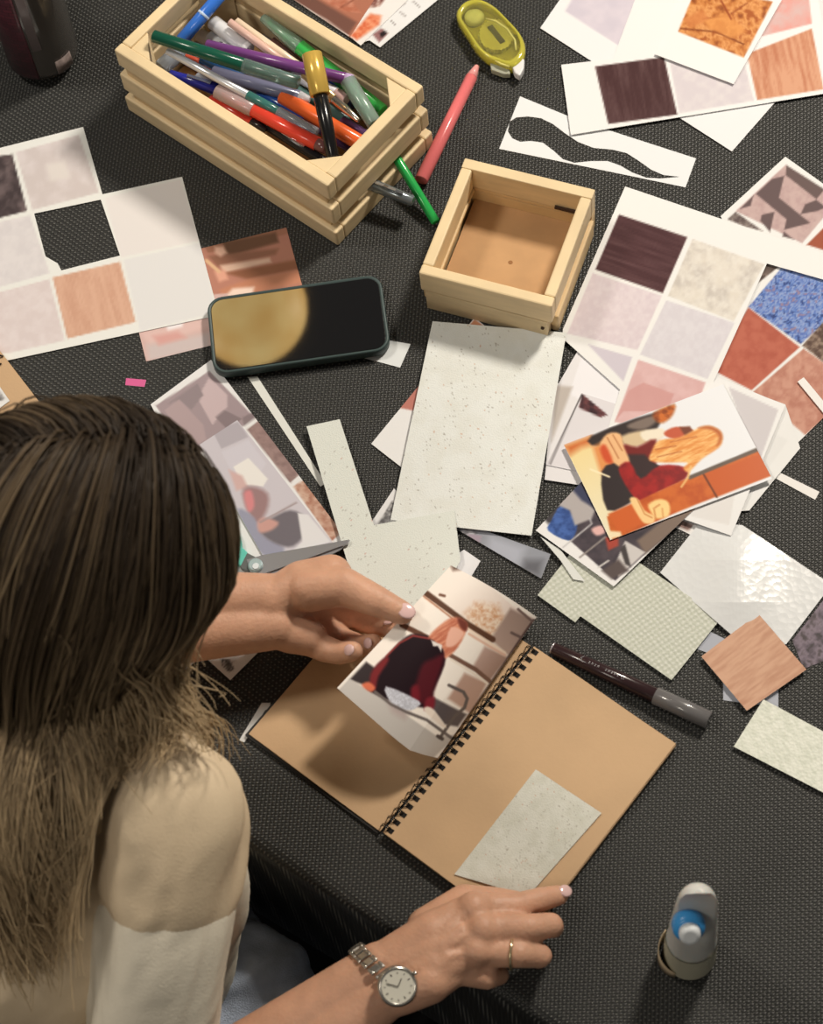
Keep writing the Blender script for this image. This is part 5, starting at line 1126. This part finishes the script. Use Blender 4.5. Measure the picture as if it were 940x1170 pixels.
# ------------------------------------------------------------------ hair
def hair():
    rs = np.random.RandomState(5)
    N = 16000; S = 26; K = 120
    HCn, X, Fw, U_ = [np.array(v) for v in (HC+hu*.01-hf_*.01, hx, hf_, hu)]
    ax3 = np.array([.071, .087, .087])                   # scalp half axes
    v = rs.normal(size=(N*3, 3)); v /= np.linalg.norm(v, axis=1)[:, None]
    keep = (v[:, 2] > -.35-.25*(v[:, 1] < 0)) & ~((v[:, 1] > .62) & (v[:, 2] < .30)); v = v[keep][:N]; N = len(v)
    basis = np.stack([X, Fw, U_])
    toW = lambda q: (q*ax3)@basis+HCn
    p = toW(v); near = 1 if X@np.array(UP) < 0 else -1   # the side of the head turned to the camera
    sx_n = v[:, 0]*near
    side = np.where(sx_n+.10*rs.normal(size=N) > -.30, near, -near)
    d = (side[:, None]*X*.75-Fw*.55+np.array([0, 0, -.25])); 
    # locks: strands of one lock start together and end together
    cen = v[rs.choice(N, K, replace=False)]; cl = np.argmin(((v[:, None, :]-cen[None])**2).sum(2), 1)
    ends = np.zeros((K, 3)); front = np.zeros(K, bool); lrep = np.zeros(K)
    for k in range(K):
        c = cen[k]; nearside = c[0]*near > -.12; fr = nearside and c[1] > .15 and rs.rand() < .75; front[k] = fr
        if fr: u = rs.rand(); ends[k] = np.array(P(100+145*u, 885-25*u+14*rs.rand(), .215+.02*rs.rand())); lrep[k] = .31
        elif nearside and rs.rand() < .16: ends[k] = np.array(P(20+75*rs.rand(), 1060+60*rs.rand(), .12)); lrep[k] = .5
        elif nearside: ends[k] = np.array(P(-40+150*rs.rand(), 960+150*rs.rand(), .14)); lrep[k] = .42
        else: ends[k] = np.array(P(-120+70*rs.rand(), 850+120*rs.rand(), .2)); lrep[k] = .40
    L = np.linalg.norm(ends[cl]-p, axis=1)*1.20*(.86+.16*rs.rand(N))+.015; ds = (L/S)[:, None]
    lift = .002+.008*rs.rand(N); jit = rs.normal(size=(N, 3))*(.003+.006*rs.rand(N))[:, None]
    stray = rs.rand(N) < .04; jit[stray] *= 2
    pts = [p]
    vv = lambda *q: tuple(np.array(x) if i < 2 else x for i, x in enumerate(q))
    body_c = [vv(NBs-Vector((0, 0, .055)), RS-Vector((0, 0, .012)), .063), vv(NBs-Vector((0, 0, .055)), LS-Vector((0, 0, .012)), .063), vv(CH1, CH2, .103), vv(CH2, W3(-.13, -.16, -.16), .122), vv(RS, UA1, .060), vv(UA1, UA2, .064), vv(BR1, BR2, .058)]
    ph = rs.rand(K)*6.28; wv = rs.normal(size=(K, 3)); E_ = ends[cl]+jit*2
    for k in range(S):
        t = k/S
        q = ((p-HCn)@basis.T)/ax3; r = np.linalg.norm(q, axis=1); nrm = ((q/ax3)@basis); nrm /= np.linalg.norm(nrm, axis=1)[:, None]
        onh = np.clip(1.45-r, 0, .35)[:, None]/.35
        flow = side[:, None]*X*.35*max(0, 1-2.5*t)-Fw*.30+np.array([0, 0, -1.0])*(.5+t)
        d = d/(np.linalg.norm(d, axis=1)[:, None]+1e-9)*.55+flow*.45
        if t > .28:
            rem = (E_-p); rl = np.linalg.norm(rem, axis=1)[:, None]; s_ = min(1, (t-.28)*1.6); d = d*(1-.6*s_)+rem/(rl+.02)*s_*.9
        d += wv[cl]*np.sin(t*9+ph[cl])[:, None]*(.10+.14*front[cl])[:, None]*t
        dn = (d*nrm).sum(1)[:, None]; d = d-nrm*np.maximum(dn, 0)*onh
        d /= np.linalg.norm(d, axis=1)[:, None]+1e-9
        p = p+d*(np.minimum(ds, rl*.45+.0004) if t > .28 else ds)
        q = ((p-HCn)@basis.T)/ax3; r = np.linalg.norm(q, axis=1); mn = 1+lift/.085*(1+1.0*min(t*3, 1)); m = r < mn
        q[m] *= (mn[m]/r[m])[:, None]; pn = toW(q); p = np.where(m[:, None], pn, p)
        for A_, B_, rr in body_c:
            ab = B_-A_; tt = np.clip(((p-A_)@ab)/(ab@ab), 0, 1); c = A_+tt[:, None]*ab; w_ = p-c; dist = np.linalg.norm(w_, axis=1); R_ = rr+lift*.9; m = dist < R_
            p = np.where(m[:, None], c+w_/dist[:, None]*R_[:, None], p)
        d = p-pts[-1]
        pts.append(p)
    Q = np.stack(pts, 1)                                 # N, S+1, 3
    view = np.array(CAM)-Q; tan = np.gradient(Q, axis=1); tan /= np.linalg.norm(tan, axis=2)[..., None]+1e-9
    up_ = np.cross(tan, rs.normal(size=(N, 1, 3))+np.zeros_like(tan)); up_ /= np.linalg.norm(up_, axis=2)[..., None]+1e-9; ri = np.cross(tan, up_)
    tt = np.linspace(0, 1, S+1)[None, :, None]
    rad = (.0005+.0003*rs.rand(N))[:, None, None]*(1.25-.9*tt**3)
    V = []
    for k in range(3):
        a_ = 2*math.pi*k/3; V.append(Q+(up_*math.cos(a_)+ri*math.sin(a_))*rad)
    V = np.stack(V, 2).reshape(-1, 3)                    # N,S+1,3 verts
    base = (np.arange(N)[:, None]*(S+1)+np.arange(S)[None, :])*3; base = base.ravel(); Fc = []
    for k in range(3):
        k2 = (k+1) % 3; Fc.append(np.stack([base+k, base+k2, base+3+k2, base+3+k], 1))
    Fc = np.vstack(Fc)
    root = np.array([.026, .018, .012]); midc = np.array([.13, .092, .055]); tipc = np.array([.50, .375, .225])
    j = np.clip(tt*1.0+(rs.rand(K)[cl]*.30-.15)[:, None, None]+(rs.rand(N)*.2-.1)[:, None, None], 0, 1)
    cc_ = np.where(j < .34, root+(midc-root)*(j/.34)**1.4, midc+(tipc-midc)*np.clip((j-.34)/.42, 0, 1)); cc_ = cc_*(.85+.3*rs.rand(N))[:, None, None]
    C = np.repeat(cc_[:, :, None, :], 3, 2).reshape(-1, 3)
    me = bpy.data.meshes.new('hair'); nv, nf = len(V), len(Fc)
    me.vertices.add(nv); me.vertices.foreach_set('co', V.astype(np.float32).ravel()); me.loops.add(nf*4); me.loops.foreach_set('vertex_index', Fc.astype(np.int32).ravel())
    me.polygons.add(nf); me.polygons.foreach_set('loop_start', np.arange(0, nf*4, 4, dtype=np.int32)); me.polygons.foreach_set('use_smooth', [True]*nf)
    me.update(calc_edges=True)
    ca = me.color_attributes.new('Col', 'FLOAT_COLOR', 'POINT'); c4 = np.ones((nv, 4), np.float32); c4[:, :3] = C; ca.data.foreach_set('color', c4.ravel())
    me.materials.append(colmat('hair_strands', .5, spec=.22, aniso=.5)); link('hair', me, per)
    # dense under layer on the scalp
    bm = bmesh.new(); r = bmesh.ops.create_uvsphere(bm, u_segments=48, v_segments=32, radius=1)
    dl = []
    for v in bm.verts:
        q = v.co.copy()
        if q.z < -.40-.2*(q.y < 0) or (q.y > .6 and q.z < .3): dl.append(v)
        v.co = Vector(tuple((np.array(q)*(ax3+.0015))@basis+HCn))
    bmesh.ops.delete(bm, geom=dl, context='VERTS'); bmobj('hair_underlayer', bm, mat('hair_roots', raw=(.010, .007, .005), rough=1, spec=0), per, True)
hair()

# ------------------------------------------------------------------ watch and ring
wt = empty('wristwatch', RW_, 'silver link-bracelet watch with a round pale dial on the right wrist', 'watch')
SIL = mat('polished_steel', (206, 198, 180), .22, metal=.9); d = (RW_-RE_).normalized(); s = d.cross(Vector((0, 0, 1))).normalized(); u = s.cross(d).normalized()
if u.z < 0: u = -u
wc = RW_-d*.000
sg_ = -1 if s.dot(UP) > 0 else 1
def wr(t, r=0): return wc+d*(sg_*.0085*math.cos(t)+.002)+s*((.0285+r)*math.cos(t))+u*((.0212+r)*math.sin(t))
tc0 = 55*math.pi/180 if (s.dot(RT) > 0 or s.dot(UP) < 0) else 125*math.pi/180
# find the side that faces the bottom of the picture
if s.dot(UP) > 0: tc0 = math.radians(118)
else: tc0 = math.radians(62)
NLk = 26
for k in range(NLk):
    t = tc0+2*math.pi*(k+.5)/NLk; dt = min(abs((t-tc0+math.pi) % (2*math.pi)-math.pi), 9)
    if dt < .33: continue
    p = wr(t, .0012); tg = (wr(t+.01)-wr(t-.01)).normalized(); nn = d.cross(tg).normalized(); nn = nn if nn.dot(p-wc) > 0 else -nn
    w_ = .0085
    bm = bmesh.new(); box(bm, p-tg*.0029-d*w_*.35-nn*.0010, tg*.0057, d*w_*.7, nn*.0026)
    o = bmobj('band_link', bm, SIL, wt, bevel=.0006)
    for e in (-1, 1): 
        bm = bmesh.new(); capsule(bm, p-tg*.0016+d*e*w_*.52, p+tg*.0017+d*e*w_*.52, .0015, .0015, 10); bmobj('side_link', bm, SIL, wt, True)
p = wr(tc0, .001); nn = (p-wc).normalized(); nn = (nn+tc_(p)*.7).normalized()
bm = bmesh.new(); lathe(bm, p, p+nn*.0070, [(0, .0125), (.2, .0142), (.75, .0142), (1, .0128), (1, .0118), (.9, .0114)], 36); bmobj('case', bm, SIL, wt)
bm = bmesh.new(); lathe(bm, p+nn*.0060, p+nn*.0066, [(0, .0116), (1, .0116)], 36); dial = bmobj('dial', bm, mat('watch_dial', (226, 220, 196), .3), wt)
ux, uy, _z = frame(p, p+nn); DKM = mat('dark_marks', (70, 60, 50), .5)
bm = bmesh.new()
for k in range(12):
    t = 2*math.pi*k/12; dd = ux*math.cos(t)+uy*math.sin(t); l_ = .0018 if k % 3 == 0 else .0010; ww = ux*-math.sin(t)+uy*math.cos(t)
    box(bm, p+nn*.0067+dd*(.0098-l_)-ww*.0003, dd*l_, ww*.0006, nn*.0002)
bmobj('hour_marks', bm, DKM, wt)
for t, l_ in ((.6, .006), (2.3, .0085)):
    dd = ux*math.cos(t)+uy*math.sin(t); ww = ux*-math.sin(t)+uy*math.cos(t); bm = bmesh.new(); box(bm, p+nn*.0070-ww*.0003, dd*l_, ww*.0006, nn*.0002); bmobj('watch_hand', bm, DKM, wt)
bm = bmesh.new(); cq = p+nn*.0035+d*.0142; lathe(bm, cq, cq+d*.0022, [(0, .0016), (1, .0016)], 12); bmobj('crown', bm, SIL, wt)
rp, rq = P(*RF['ring'][0][:3]), P(*RF['ring'][1][:3]); dr = (rq-rp).normalized(); c = rp.lerp(rq, .86); x, y, z = frame(rp, rq)
rg = empty('finger_ring', c, 'thin gold-silver ring on the ring finger of the flat hand', 'ring')
bm = bmesh.new(); tube(bm, [c+x*(.0111*math.cos(t))+y*(.0111*math.sin(t)) for t in np.linspace(0, 2*math.pi, 28, endpoint=False)], .0011, 8, closed=True); bmobj('band', bm, mat('warm_silver', (226, 206, 160), .2, metal=.9), rg)
# ------------------------------------------------------------------ lights
def disk(name, loc, size, energy, color, target):
    ld = bpy.data.lights.new(name, 'AREA'); ld.shape = 'DISK'; ld.size = size; ld.energy = energy; ld.color = color
    o = bpy.data.objects.new(name, ld); COL.objects.link(o); o.location = loc
    o.rotation_euler = (Vector(target)-Vector(loc)).to_track_quat('-Z', 'Y').to_euler(); return o
cen = P(500, 600)
disk('ceiling_or_fill_lamp', (cen.x+1.18, cen.y+1.08, T+1.75), .34, 49, (1, .90, .77), cen)
disk('ceiling_or_fill_lamp', (cen.x-1.05, cen.y+.65, T+1.8), .34, 13.5, (1, .91, .79), cen)
disk('ceiling_or_fill_lamp', (cen.x-1.0, cen.y-1.2, T+1.9), .5, 8, (1, .90, .78), cen)  # added fill light from behind the sitter, no lamp known there
w = bpy.data.worlds.new('room_light'); SC.world = w; w.use_nodes = True
w.node_tree.nodes['Background'].inputs[0].default_value = (.95, .88, .78, 1); w.node_tree.nodes['Background'].inputs[1].default_value = .10
SC.view_settings.view_transform = 'Standard'; SC.view_settings.look = 'None'; SC.view_settings.gamma = 1; SC.view_settings.use_curve_mapping = False
SC.view_settings.exposure = 0.05
SC.cycles.use_denoising = True
SC.cycles.max_bounces = 8
SC.cycles.transparent_max_bounces = 12
